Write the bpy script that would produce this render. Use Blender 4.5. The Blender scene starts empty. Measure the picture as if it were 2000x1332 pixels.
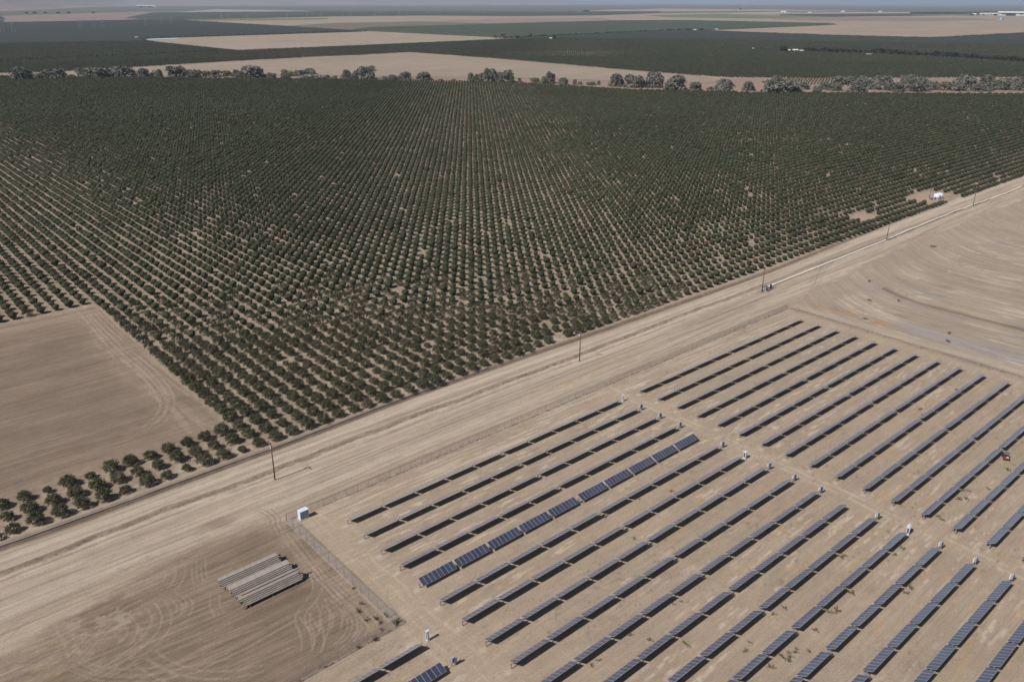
import bpy, math, random
import numpy as np
from mathutils import Matrix, Vector, Euler

random.seed(7)
rng = np.random.default_rng(11)
scene = bpy.context.scene
COL = scene.collection
PI = math.pi

# ------------------------------------------------------------------ camera
IW, IH = 2000.0, 1332.0
FPX = 1562.75
PITCH, ROLL, AZ = 0.40087, 0.00163, 0.85463
CAM = np.array([-67.985, -132.135, 104.42])
cF = np.array([math.cos(AZ)*math.cos(PITCH), math.sin(AZ)*math.cos(PITCH), -math.sin(PITCH)])
cR = np.array([math.sin(AZ), -math.cos(AZ), 0.0])
cU = np.cross(cR, cF)
cR, cU = cR*math.cos(ROLL)+cU*math.sin(ROLL), -cR*math.sin(ROLL)+cU*math.cos(ROLL)

def G(px, py, z=0.0):
    """surveyed photo point -> world point on the plane of height z"""
    v = cF*FPX + cR*(px-IW/2) - cU*(py-IH/2)
    t = (z-CAM[2])/v[2]
    return (CAM[0]+v[0]*t, CAM[1]+v[1]*t)

def proj(X, Y, Z=0.0):
    v = np.stack([np.asarray(X, float)-CAM[0], np.asarray(Y, float)-CAM[1], np.zeros_like(np.asarray(X, float))+Z-CAM[2]], -1)
    d = v@cF
    dd = np.where(d > 1, d, 1)
    return np.where(d > 1, IW/2+FPX*(v@cR)/dd, -9999), np.where(d > 1, IH/2-FPX*(v@cU)/dd, -9999)

def Z4(s, ox, oy, pts):
    return [(ox+a/s, oy+b/s) for a, b in pts]

cam = bpy.data.objects.new("camera", bpy.data.cameras.new("camera"))
COL.objects.link(cam)
cam.data.sensor_width = 36
cam.data.lens = FPX*36/2000
cam.data.clip_start = 1
cam.data.clip_end = 400000
m = Matrix(((cR[0], cU[0], -cF[0], CAM[0]), (cR[1], cU[1], -cF[1], CAM[1]), (cR[2], cU[2], -cF[2], CAM[2]), (0, 0, 0, 1)))
cam.matrix_world = m
scene.camera = cam

# ------------------------------------------------------------------ light
SUN_EL = math.radians(47.3)
SH_AZ = math.radians(-2.4)                       # direction the shadows fall
sd = Vector((math.cos(SH_AZ)*math.cos(SUN_EL), math.sin(SH_AZ)*math.cos(SUN_EL), -math.sin(SUN_EL)))
sun = bpy.data.objects.new("sun", bpy.data.lights.new("sun", 'SUN'))
COL.objects.link(sun)
sun.data.energy = 4.6
sun.data.angle = math.radians(0.53)
sun.data.color = (1.0, 0.955, 0.90)
sun.rotation_euler = sd.to_track_quat('-Z', 'Y').to_euler()
w = bpy.data.worlds.new("World")
scene.world = w
w.use_nodes = True
nt = w.node_tree
nt.nodes.clear()
sky = nt.nodes.new("ShaderNodeTexSky")
sky.sky_type = 'NISHITA'
sky.sun_disc = False
sky.sun_elevation = SUN_EL
# blender: rotation 0 = sun towards +Y, turning clockwise
sx, sy = -sd.x, -sd.y
sky.sun_rotation = math.atan2(sx, sy)
sky.air_density = 1.0
sky.dust_density = 1.0
sky.ozone_density = 1.2
bg = nt.nodes.new("ShaderNodeBackground")
bg.inputs[1].default_value = 0.054
out = nt.nodes.new("ShaderNodeOutputWorld")
nt.links.new(sky.outputs[0], bg.inputs[0])
nt.links.new(bg.outputs[0], out.inputs[0])
vs = scene.view_settings
vs.view_transform = 'Standard'
vs.look = 'None'
vs.exposure = 0.0
vs.gamma = 1.0

# ------------------------------------------------------------------ helpers
def tag(o, label=None, cat=None, group=None, kind=None):
    if label: o["label"] = label
    if cat: o["category"] = cat
    if group: o["group"] = group
    if kind: o["kind"] = kind
    return o

def empty(name, loc=(0, 0, 0), rz=0.0):
    o = bpy.data.objects.new(name, None)
    o.empty_display_size = 0.3
    COL.objects.link(o)
    o.location = loc
    o.rotation_euler = (0, 0, rz)
    return o

ORD = {1: 'first', 2: 'second', 3: 'third', 4: 'fourth', 5: 'fifth', 6: 'sixth', 7: 'seventh', 8: 'eighth', 9: 'ninth', 10: 'tenth',
       11: 'eleventh', 12: 'twelfth', 13: 'thirteenth', 14: 'fourteenth', 15: 'fifteenth', 16: 'sixteenth', 17: 'seventeenth',
       18: 'eighteenth', 19: 'nineteenth', 20: 'twentieth'}
def ordw(n):
    if n in ORD: return ORD[n]
    return str(n)+({1: 'st', 2: 'nd', 3: 'rd'}.get(n % 10, 'th') if n % 100 not in (11, 12, 13) else 'th')

class MB:
    """collects simple solids into one mesh"""
    def __init__(s): s.v = []; s.f = []; s.m = []
    def add(s, V, F, mi=0):
        o = len(s.v); s.v += [tuple(p) for p in V]
        s.f += [tuple(i+o for i in f) for f in F]; s.m += [mi]*len(F)
    def box(s, x0, y0, z0, x1, y1, z1, mi=0, M=None):
        V = [(x0, y0, z0), (x1, y0, z0), (x1, y1, z0), (x0, y1, z0), (x0, y0, z1), (x1, y0, z1), (x1, y1, z1), (x0, y1, z1)]
        if M is not None: V = [M@Vector(p) for p in V]
        s.add(V, [(0, 3, 2, 1), (4, 5, 6, 7), (0, 1, 5, 4), (1, 2, 6, 5), (2, 3, 7, 6), (3, 0, 4, 7)], mi)
    def tube(s, pts, r, n=8, mi=0, cap=True):
        if not hasattr(r, '__len__'): r = [r]*len(pts)
        P = [Vector(p) for p in pts]; V = []
        for i, p in enumerate(P):
            d = (P[min(i+1, len(P)-1)]-P[max(i-1, 0)]).normalized()
            a = d.cross(Vector((0, 0, 1)))
            if a.length < 0.05: a = Vector((1, 0, 0))
            a.normalize(); b = d.cross(a)
            V += [p+(a*math.cos(2*PI*k/n)+b*math.sin(2*PI*k/n))*r[i] for k in range(n)]
        F = []
        for i in range(len(P)-1):
            for k in range(n):
                F.append((i*n+k, i*n+(k+1) % n, (i+1)*n+(k+1) % n, (i+1)*n+k))
        if cap:
            F.append(tuple(range(n-1, -1, -1))); F.append(tuple((len(P)-1)*n+k for k in range(n)))
        s.add(V, F, mi)
    def mesh(s, name, mats, smooth=False):
        me = bpy.data.meshes.new(name)
        me.from_pydata(s.v, [], s.f)
        for mt in (mats if isinstance(mats, (list, tuple)) else [mats]): me.materials.append(mt)
        me.polygons.foreach_set('material_index', s.m)
        if smooth: me.polygons.foreach_set('use_smooth', [True]*len(s.f))
        me.update()
        return me
    def build(s, name, mats, parent=None, smooth=False):
        return link(name, s.mesh(name, mats, smooth), parent)

def link(name, me, parent=None, loc=None, rot=None):
    o = bpy.data.objects.new(name, me)
    COL.objects.link(o)
    if parent is not None: o.parent = parent
    if loc is not None: o.location = loc
    if rot is not None: o.rotation_euler = rot
    return o

def np_mesh(name, V, F, mat, smooth=False, tint=None):
    """V (n,3), F (m,k) arrays"""
    me = bpy.data.meshes.new(name)
    n, k = F.shape
    me.vertices.add(len(V)); me.vertices.foreach_set('co', np.ascontiguousarray(V, np.float32).ravel())
    me.loops.add(n*k); me.loops.foreach_set('vertex_index', np.ascontiguousarray(F, np.int32).ravel())
    me.polygons.add(n)
    me.polygons.foreach_set('loop_start', np.arange(0, n*k, k, dtype=np.int32))
    me.polygons.foreach_set('loop_total', np.full(n, k, np.int32))
    if smooth: me.polygons.foreach_set('use_smooth', np.ones(n, bool))
    me.materials.append(mat)
    if tint is not None:
        a = me.attributes.new('tint', 'FLOAT_COLOR', 'POINT')
        c = np.ones((len(V), 4), np.float32); c[:, :3] = tint
        a.data.foreach_set('color', c.ravel())
    me.update(calc_edges=True)
    me.validate()
    return me

# value noise in numpy
def _h(ix, iy, s):
    n = (ix.astype(np.int64)*374761393 + iy.astype(np.int64)*668265263 + s*1442695041) & 0x7fffffff
    n = ((n ^ (n >> 13))*1274126177) & 0x7fffffff
    return ((n ^ (n >> 16)) & 0xffff)/65535.0
def vn(x, y, s=0):
    ix = np.floor(x); iy = np.floor(y); fx = x-ix; fy = y-iy
    fx = fx*fx*(3-2*fx); fy = fy*fy*(3-2*fy)
    a = _h(ix, iy, s); b = _h(ix+1, iy, s); c = _h(ix, iy+1, s); d = _h(ix+1, iy+1, s)
    return a+(b-a)*fx+(c-a)*fy+(a-b-c+d)*fx*fy
def fbm(x, y, s=0, o=3):
    r = 0; a = 1; t = 0
    for k in range(o):
        r = r+a*vn(x*2**k+17*k, y*2**k+5*k, s+k); t += a; a *= .55
    return r/t
def sstep(a, b, x):
    t = np.clip((x-a)/(b-a), 0, 1); return t*t*(3-2*t)

# ------------------------------------------------------------------ materials
def mat(name, col, rough=0.8, metal=0.0, var=0.12, scale=3.0, spec=0.3, rnd=0.0, bump=0.0, stretch=None):
    mt = bpy.data.materials.new(name); mt.use_nodes = True
    t = mt.node_tree; b = t.nodes["Principled BSDF"]
    b.inputs['Roughness'].default_value = rough
    b.inputs['Metallic'].default_value = metal
    b.inputs['Specular IOR Level'].default_value = spec
    tc = t.nodes.new('ShaderNodeTexCoord')
    nz = t.nodes.new('ShaderNodeTexNoise'); nz.inputs['Scale'].default_value = scale; nz.inputs['Detail'].default_value = 4
    if stretch:
        mp = t.nodes.new('ShaderNodeMapping'); mp.inputs['Scale'].default_value = stretch
        t.links.new(tc.outputs['Object'], mp.inputs[0]); t.links.new(mp.outputs[0], nz.inputs['Vector'])
    else:
        t.links.new(tc.outputs['Object'], nz.inputs['Vector'])
    mr = t.nodes.new('ShaderNodeMapRange'); mr.inputs['From Min'].default_value = .25; mr.inputs['From Max'].default_value = .75
    mr.inputs['To Min'].default_value = 1-var; mr.inputs['To Max'].default_value = 1+var
    t.links.new(nz.outputs['Fac'], mr.inputs['Value'])
    last = mr.outputs[0]
    if rnd:
        oi = t.nodes.new('ShaderNodeObjectInfo')
        m2 = t.nodes.new('ShaderNodeMapRange'); m2.inputs['To Min'].default_value = 1-rnd; m2.inputs['To Max'].default_value = 1+rnd
        t.links.new(oi.outputs['Random'], m2.inputs['Value'])
        mu = t.nodes.new('ShaderNodeMath'); mu.operation = 'MULTIPLY'
        t.links.new(last, mu.inputs[0]); t.links.new(m2.outputs[0], mu.inputs[1]); last = mu.outputs[0]
    vm = t.nodes.new('ShaderNodeVectorMath'); vm.operation = 'SCALE'; vm.inputs[0].default_value = col
    t.links.new(last, vm.inputs['Scale']); t.links.new(vm.outputs[0], b.inputs['Base Color'])
    if bump:
        bp = t.nodes.new('ShaderNodeBump'); bp.inputs['Strength'].default_value = bump; bp.inputs['Distance'].default_value = .05
        t.links.new(nz.outputs['Fac'], bp.inputs['Height']); t.links.new(bp.outputs[0], b.inputs['Normal'])
    return mt

def attr_mat(name, rough=0.95, scales=((0.55, .10), (3.0, .10)), stretch=None, attr='tint', bump=0.0, spec=0.05, objrnd=None):
    """base colour from a mesh attribute, broken up by fine world-space noise"""
    mt = bpy.data.materials.new(name); mt.use_nodes = True
    t = mt.node_tree; b = t.nodes["Principled BSDF"]
    b.inputs['Roughness'].default_value = rough; b.inputs['Specular IOR Level'].default_value = spec
    at = t.nodes.new('ShaderNodeAttribute'); at.attribute_name = attr
    tc = t.nodes.new('ShaderNodeTexCoord')
    last = None; nzs = []
    specs = [(s, v, None) for s, v in scales]+([(s, v, st) for s, v, st in stretch] if stretch else [])
    for s, v, st in specs:
        nz = t.nodes.new('ShaderNodeTexNoise'); nz.inputs['Scale'].default_value = s; nz.inputs['Detail'].default_value = 5; nz.inputs['Roughness'].default_value = .62
        if st:
            mp = t.nodes.new('ShaderNodeMapping'); mp.inputs['Scale'].default_value = st
            t.links.new(tc.outputs['Object'], mp.inputs[0]); t.links.new(mp.outputs[0], nz.inputs['Vector'])
        else: t.links.new(tc.outputs['Object'], nz.inputs['Vector'])
        nzs.append(nz)
        mr = t.nodes.new('ShaderNodeMapRange'); mr.inputs['From Min'].default_value = .3; mr.inputs['From Max'].default_value = .7
        mr.inputs['To Min'].default_value = 1-v; mr.inputs['To Max'].default_value = 1+v; mr.clamp = False
        t.links.new(nz.outputs['Fac'], mr.inputs['Value'])
        if last is None: last = mr.outputs[0]
        else:
            mu = t.nodes.new('ShaderNodeMath'); mu.operation = 'MULTIPLY'
            t.links.new(last, mu.inputs[0]); t.links.new(mr.outputs[0], mu.inputs[1]); last = mu.outputs[0]
    vm = t.nodes.new('ShaderNodeVectorMath'); vm.operation = 'SCALE'
    t.links.new(at.outputs['Color'], vm.inputs[0]); t.links.new(last, vm.inputs['Scale'])
    t.links.new(vm.outputs[0], b.inputs['Base Color'])
    if bump:
        bp = t.nodes.new('ShaderNodeBump'); bp.inputs['Strength'].default_value = bump; bp.inputs['Distance'].default_value = .12
        t.links.new(nzs[-1].outputs['Fac'], bp.inputs['Height']); t.links.new(bp.outputs[0], b.inputs['Normal'])
    return mt

def crown_mat(name, cols, rough=.75):
    """leaf colour: one tone per tree (object random) through a small palette, broken up per leaf clump"""
    mt = bpy.data.materials.new(name); mt.use_nodes = True
    t = mt.node_tree; b = t.nodes["Principled BSDF"]
    b.inputs['Roughness'].default_value = rough; b.inputs['Specular IOR Level'].default_value = .25
    oi = t.nodes.new('ShaderNodeObjectInfo'); cr = t.nodes.new('ShaderNodeValToRGB')
    el = cr.color_ramp.elements
    while len(el) < len(cols): el.new(.5)
    for i, (p, c) in enumerate(cols): el[i].position = p; el[i].color = (*c, 1)
    t.links.new(oi.outputs['Random'], cr.inputs[0])
    tc = t.nodes.new('ShaderNodeTexCoord'); nz = t.nodes.new('ShaderNodeTexNoise'); nz.inputs['Scale'].default_value = 2.2; nz.inputs['Detail'].default_value = 3
    t.links.new(tc.outputs['Object'], nz.inputs['Vector'])
    mr = t.nodes.new('ShaderNodeMapRange'); mr.inputs['From Min'].default_value = .3; mr.inputs['From Max'].default_value = .7
    mr.inputs['To Min'].default_value = .7; mr.inputs['To Max'].default_value = 1.3
    t.links.new(nz.outputs['Fac'], mr.inputs['Value'])
    vm = t.nodes.new('ShaderNodeVectorMath'); vm.operation = 'SCALE'
    t.links.new(cr.outputs[0], vm.inputs[0]); t.links.new(mr.outputs[0], vm.inputs['Scale'])
    t.links.new(vm.outputs[0], b.inputs['Base Color'])
    return mt

M_bark = mat('bark', (.16, .125, .10), .9, var=.25, scale=6)
M_galv = mat('galvanised_steel', (.40, .41, .43), .45, .6, var=.12, scale=2)
M_steeld = mat('weathered_steel', (.13, .10, .09), .6, .4, var=.2, scale=3)
M_alu = mat('panel_frame', (.52, .52, .57), .5, .1, var=.05)
M_pipe = mat('aluminium_pipe', (.37, .325, .28), .65, 0, var=.16, scale=1.2, rnd=.14)
M_pipein = mat('pipe_coupling', (.17, .10, .065), .8, .1, var=.3, scale=8)
M_wood = mat('pole_wood', (.105, .075, .055), .9, var=.25, scale=2, stretch=(6, 6, .4))
M_white = mat('white_paint', (.64, .67, .72), .45, var=.05, scale=2)
M_cabw = mat('cabinet_paint', (.66, .70, .78), .4, var=.05, scale=2)
M_cabd = mat('cabinet_door_paint', (.26, .32, .43), .4, var=.05, scale=2)
M_elec = mat('electrical_enclosure', (.33, .38, .46), .45, .1, var=.08, scale=4)
M_elecd = mat('enclosure_dark', (.10, .12, .17), .5, .1, var=.1)
M_conc = mat('concrete', (.42, .39, .35), .9, var=.15, scale=3)
M_pvc = mat('white_pipe_plastic', (.86, .82, .74), .5, var=.04, scale=1)
M_gray_pipe = mat('ditch_pipe', (.46, .45, .50), .5, var=.12, scale=.6)
M_rubber = mat('tyre_rubber', (.03, .03, .03), .9, var=.2)
M_red = mat('faded_red_paint', (.36, .055, .05), .5, var=.15)
M_dark = mat('dark_plastic', (.05, .05, .055), .6, var=.2)
M_brush = mat('dry_brush', (.12, .095, .066), .95, var=.35, scale=8, rnd=.3)
M_weed = mat('green_weed', (.135, .125, .065), .9, var=.35, scale=9, rnd=.3)
M_roofw = mat('white_sheet_roof', (.74, .75, .76), .5, var=.05)
M_wall = mat('building_wall', (.62, .58, .52), .8, var=.08)
M_tan = mat('tan_wall', (.55, .47, .36), .8, var=.08)
M_glassd = mat('dark_window', (.03, .035, .045), .2, var=.05, spec=.6)
M_blue = mat('blue_tarp', (.10, .42, .75), .6, var=.08)
M_pylon = mat('pylon_steel', (.42, .42, .44), .6, .3, var=.05)
M_tankw = mat('tank_plastic', (.66, .71, .76), .4, var=.08, scale=1.5)
M_trunkw = mat('dry_limb', (.22, .18, .15), .9, var=.2)

def glass_mat():
    mt = bpy.data.materials.new('solar_glass'); mt.use_nodes = True
    t = mt.node_tree; b = t.nodes["Principled BSDF"]
    b.inputs['Roughness'].default_value = .3; b.inputs['Specular IOR Level'].default_value = .6
    b.inputs['Sheen Weight'].default_value = .42; b.inputs['Sheen Roughness'].default_value = .45; b.inputs['Sheen Tint'].default_value = (.86, .86, 1, 1); b.inputs['Coat Weight'].default_value = 1.0; b.inputs['Coat Roughness'].default_value = .08
    tc = t.nodes.new('ShaderNodeTexCoord'); br = t.nodes.new('ShaderNodeTexBrick')
    br.offset = 0; br.inputs['Scale'].default_value = 1.0
    br.inputs['Brick Width'].default_value = .16; br.inputs['Row Height'].default_value = .16; br.inputs['Mortar Size'].default_value = .006
    br.inputs['Color1'].default_value = (.034, .040, .074, 1); br.inputs['Color2'].default_value = (.038, .045, .082, 1)
    br.inputs['Mortar'].default_value = (.09, .095, .13, 1)
    t.links.new(tc.outputs['Object'], br.inputs['Vector'])
    oi = t.nodes.new('ShaderNodeObjectInfo'); mr = t.nodes.new('ShaderNodeMapRange')
    mr.inputs['To Min'].default_value = .8; mr.inputs['To Max'].default_value = 1.2
    t.links.new(oi.outputs['Random'], mr.inputs['Value'])
    vm = t.nodes.new('ShaderNodeVectorMath'); vm.operation = 'SCALE'
    t.links.new(br.outputs['Color'], vm.inputs[0]); t.links.new(mr.outputs[0], vm.inputs['Scale'])
    t.links.new(vm.outputs[0], b.inputs['Base Color'])
    return mt
M_glass = glass_mat()

def fence_mat(lo=.18, hi=.34):
    mt = bpy.data.materials.new('chain_link'); mt.use_nodes = True
    t = mt.node_tree; b = t.nodes["Principled BSDF"]
    b.inputs['Base Color'].default_value = (.34, .32, .34, 1); b.inputs['Roughness'].default_value = .6; b.inputs['Metallic'].default_value = .2
    tr = t.nodes.new('ShaderNodeBsdfTransparent'); mx = t.nodes.new('ShaderNodeMixShader')
    tc = t.nodes.new('ShaderNodeTexCoord'); nz = t.nodes.new('ShaderNodeTexNoise'); nz.inputs['Scale'].default_value = 1.1; nz.inputs['Detail'].default_value = 3
    t.links.new(tc.outputs['Object'], nz.inputs['Vector'])
    mr = t.nodes.new('ShaderNodeMapRange'); mr.inputs['From Min'].default_value = .3; mr.inputs['From Max'].default_value = .7
    mr.inputs['To Min'].default_value = lo; mr.inputs['To Max'].default_value = hi
    t.links.new(nz.outputs['Fac'], mr.inputs['Value']); t.links.new(mr.outputs[0], mx.inputs[0])
    t.links.new(tr.outputs[0], mx.inputs[1]); t.links.new(b.outputs[0], mx.inputs[2])
    t.links.new(mx.outputs[0], t.nodes['Material Output'].inputs[0])
    return mt
M_fence = fence_mat()
M_fence2 = fence_mat(.24, .42)

# ------------------------------------------------------------------ ground sheet
def axis(segs, far_neg, far_pos, g=1.09):
    L = []
    for a, b, s in segs: L += list(np.arange(a, b, s))
    L.append(segs[-1][1])
    s = segs[0][2]; x = L[0]; neg = []
    while x > far_neg: s *= g; x -= s; neg.append(x)
    s = segs[-1][2]; x = L[-1]; pos = []
    while x < far_pos: s *= g; x += s; pos.append(x)
    return np.array(neg[::-1]+L+pos)
XS = axis([(-78, 14, .28), (14, 100, .42), (100, 215, .75), (215, 560, 1.4)], -60000, 70000)
YS = axis([(-112, -36, .45), (-36, 48, .28), (48, 190, .75)], -60000, 75000)
GX, GY = np.meshgrid(XS, YS, indexing='ij')

RS = 6.747
C_road = np.array([.410, .333, .257]); C_pad = np.array([.362, .284, .213]); C_yard = np.array([.218, .166, .123])
C_field = np.array([.228, .174, .132]); C_floor = np.array([.345, .268, .200]); C_right = np.array([.350, .284, .220])
C_pale = np.array([.55, .46, .365]); C_dark = np.array([.16, .12, .088]); C_orange = np.array([.42, .25, .12])
C_yel = np.array([.42, .32, .16]); C_berm = np.array([.50, .41, .325]); C_mud = np.array([.115, .085, .062])

col = np.empty(GX.shape+(3,)); col[:] = C_floor
hgt = np.zeros(GX.shape)
def blend(mask, c, a=1.0):
    k = np.clip(mask*a, 0, 1)[..., None]
    col[:] = col*(1-k)+np.asarray(c)*k
def mul(mask, f):
    col[:] = col*(1+(f-1)*np.clip(mask, 0, 1))[..., None]
def box_mask(x0, x1, y0, y1, s=.6, wob=0.0):
    x, y = GX, GY
    if wob:
        x = GX+(fbm(GY/3, GX/3, 91)-.5)*wob; y = GY+(fbm(GX/3, GY/3, 92)-.5)*wob
    return sstep(x0-s, x0+s, x)*(1-sstep(x1-s, x1+s, x))*sstep(y0-s, y0+s, y)*(1-sstep(y1-s, y1+s, y))
nearmask = (GX > -400) & (GX < 1500) & (GY > -400) & (GY < 1700)

# orchard floor: broken pale sand, pale strips along tree rows
n1 = fbm(GX/9, GY/9, 1, 4); n2 = fbm(GX/1.3, GY/1.3, 2, 3)
mul(np.ones_like(n1), .88+.0*n1); col *= (1+(n1-.5)*.32+(n2-.5)*.26)[..., None]
ph = (GX+.1)/4.61; strip = np.exp(-((ph-np.round(ph))*4.61)**2/1.1)
blend(strip*sstep(.42, .7, n2), C_pale, .35)
blend(sstep(.58, .8, fbm(GX/22, GY/22, 5)), (.40, .27, .20), .3)
# riverbed country beyond the orchard is repainted by its own sheets

# bare field at lower left, furrows run along x
fm = box_mask(-900, -2.6, 57.5, 179.5, 1.2, 2.2)*(1-sstep(0, 3, 0*GX+0))
blend(fm, C_field)
st = fbm(GX/26+fbm(GX/40, GY/40, 8)*2, GY/1.1, 9, 4); st2 = fbm(GX/60, GY/5.5, 10, 3)
mul(fm, 1); col *= (1+fm*((st-.5)*.30+(st2-.5)*.32+(fbm(GX/12, GY/12, 11)-.5)*.2))[..., None]
hl = np.exp(-((GX+9+2.5*(fbm(GY/20, GX*0, 12)-.5))/4.2)**2)*fm*(GY > 60)
blend(hl*(.35+.65*sstep(.35, .65, fbm(GX/1.2, GY/7, 13))), (.39, .31, .235), .55)
blend(fm*np.exp(-((GY-174)/4.0)**2), (.36, .285, .215), .5)
blend(fm*np.exp(-((GY-60)/3.0)**2)*sstep(.3, .6, n2), (.33, .25, .185), .45)
dk = np.exp(-((GY-151-GX*.02)/3.2)**2)+np.exp(-((GY-101-GX*.03)/2.2)**2)+.8*np.exp(-((GY-125)/2.0)**2)
mul(fm*dk*sstep(.35, .6, fbm(GX/30, GY/3, 14))*(1-sstep(-16, -9, GX)), .86)

# road corridor between the ditch and the fence / field
ditch_y = np.interp(GX, [-400, -59, -49, 2, 45, 85, 129, 222, 351, 470, 560, 1500], [40, 39.4, 39.2, 39.6, 41.2, 40.8, 39.6, 38.6, 43.6, 46, 48, 60])
lowy = np.where(GX < -9.5, 14.0, 9.8)
lowy = np.interp(GX, [-400, -70, -45, -20, -9.5, 190, 200, 280, 460, 1500], [-6, 2, 12, 16, 10, 9.8, 12, 20, 20, 25])
lw = sstep(-9, -14, GX)+.6*sstep(192, 205, GX)
lowy = lowy+lw*((fbm(GX/22, GY/5, 19, 4)-.5)*13+(fbm(GX/5, GY/1.2, 18, 3)-.5)*5)
rm = sstep(-1.3-2.5*lw, 1.3+2.5*lw, GY-lowy+(fbm(GX/6, GY/6, 20)-.5)*4)*(1-sstep(-.3, .3, GY-ditch_y-.6))
blend(rm, C_road)
s1 = fbm(GX/34, GY/.75, 21, 4); s2 = fbm(GX/55, GY/2.4, 22, 3); s3 = fbm(GX/7, GY/.5, 23, 2)
col *= (1+rm*((s1-.5)*.26+(s2-.5)*.46+(s3-.5)*.10))[..., None]
yy = GY-ditch_y
blend(rm*np.exp(-((yy+4.4)/2.1)**2), C_pale, .60)
blend(rm*np.exp(-((GY-18.5-(fbm(GX/40, GY*0, 24)-.5)*3)/2.4)**2), C_pale, .35)
blend(rm*np.exp(-((GY-12.0)/2.4)**2), (.36, .28, .20), .45)
mul(rm*np.exp(-((GY-34.0+.0*GX-(fbm(GX/50, GX*0, 25)-.5)*2)/.7)**2), .80)
# ragged low berm with weeds through the corridor
by = 30.4+(fbm(GX/14, GX*0, 26)-.5)*1.6
bw = np.exp(-((GY-by-.9)/.8)**2)
mul(rm*bw*(GX < 400), .68)  # shaded side of the berm painted into the soil as a dark band
blend(rm*np.exp(-((GY-by-2.15)/.38)**2)*(GX < 190)*sstep(.25, .5, fbm(GX/7, GY*0, 36)), C_pale, .7)  # lit crest of the berm painted as a pale line
blend(rm*np.exp(-((GY-by+.75)/.35)**2)*(GX < 190)*sstep(.3, .55, fbm(GX/5, GY*0, 37)), C_pale, .6)  # lower lit edge of the berm, also painted pale
gap = 1-.8*np.exp(-((GX-196)/9)**2)
wd = (1-sstep(150, 196, GX))
blend(rm*np.exp(-((GY-by-.1)/.45)**2)*sstep(.36, .56, fbm(GX/1.6, GY/.6, 27, 3))*(.25+.75*wd), C_dark*1.3, .8)
blend(rm*np.exp(-((GY-by+1.3)/.8)**2)*sstep(.4, .6, fbm(GX/2, GY/.7, 28)), C_pale, .6)
by2 = 28.3+(fbm(GX/20, GX*0, 29)-.5)*1.2
blend(rm*np.exp(-((GY-by2)/.36)**2)*(GX < 160)*sstep(.25, .5, fbm(GX/9, GY, 30)), C_dark*1.5, .7)
mul(rm*np.exp(-((GY-19.8)/1.6)**2)*(GX < 185), .88)
blend(rm*np.exp(-((GY-by2+1.1)/.8)**2)*(GX < 160), C_pale, .35)
for k, (yc, wdt) in enumerate(((36.9, .25), (35.2, .25), (24.2, .3), (22.4, .3), (20.6, .25), (18.9, .22), (16.2, .3), (14.6, .25), (12.2, .3))):
    wob = (fbm(GX/60, GX*0+k, 31+k)-.5)*3
    mul(rm*np.exp(-((GY-yc-wob-(ditch_y-40)*.6)/wdt)**2)*sstep(.3, .55, fbm(GX/18, GY*0+k, 40+k)), .72)
hgt += rm*(bw*.5*(.5+fbm(GX/2.5, GY/1.5, 33))-.12*np.exp(-((GY-by2)/.4)**2))+rm*(s3-.5)*.10
# orange weeds patches in the corridor near the fence
for (a, b, c, d, s, al) in ((92, 18.2, 17, 1.1, 60, .7), (112, 22, 10, 1.2, 61, .4), (20, 13, 30, 1.0, 62, .25)):
    blend(rm*np.exp(-((GX-a)/c)**2-((GY-b)/d)**2)*sstep(.42, .62, fbm(GX/1.8, GY/.8, s)), C_orange, al)
# ditch: bank, dark wet cut
dm = (GX > -900) & (GX < 700)
wet = np.exp(-(np.abs(GY-ditch_y-.55)/1.0)**3)
dd = np.interp(GX, [-900, 60, 200, 395, 430, 470, 700], [1, 1, .8, .7, .1, 0, 0])
blend(wet*dd*(.75+.5*(fbm(GX/3, GY, 34)-.5)), C_mud, 1.15)
blend(np.exp(-((GY-ditch_y+.5)/.5)**2)*dd, C_dark*1.25, .45)
blend(np.exp(-((GX+45)/14)**2-((GY-38.6)/.8)**2), C_dark, .8)
hgt -= dd*.65*np.exp(-((GY-ditch_y-.75)/.7)**2)
hgt += dd*.42*np.exp(-((GY-ditch_y-2.1)/.75)**2)
blend(np.exp(-((GY-ditch_y-2.6)/1.1)**2)*dm, (.40, .31, .23), .7)
blend(np.exp(-((GY-44.0-.6)/1.9)**2)*dm*sstep(.35, .6, n2), C_berm, .55)

# yard at lower left
ym = (1-sstep(-1.2-2.5*lw, 1.2+2.5*lw, GY-lowy+(fbm(GX/6, GY/6, 20)-.5)*4+.6))*(1-sstep(-9.9, -9.3, GX))*sstep(-33.2, -32.2, GY)*(GX > -900)
blend(ym, C_yard)
sk = fbm((GX+GY*.12)/30, (GY-GX*.03)/.8, 50, 4); sk2 = fbm((GX)/45, GY/3.2, 51, 3); sk3 = fbm(GX/10, GY/10, 52, 3)
col *= (1+ym*((sk-.5)*.50+(sk2-.5)*.25+(sk3-.5)*.35))[..., None]
blend(ym*sstep(-14, -2, GY-lowy)*sstep(.3, .6, fbm(GX/8, GY/2, 53)), C_pad, .55)
blend(ym*np.exp(-((GX+59)/8)**2-((GY-1)/7)**2)*sstep(.54, .72, fbm(GX/1.3, GY/.6, 54)), C_yel, .5)
blend(ym*np.exp(-((GX+49)/8)**2-((GY-3)/10)**2)*sstep(.5, .7, fbm(GX/1.6, GY/1.1, 55)), C_pale, .35)
blend(ym*sstep(-18, -10, GX)*.9*sstep(.25, .6, fbm(GX/5, GY/5, 56)), (.36, .275, .20), .6)

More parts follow.
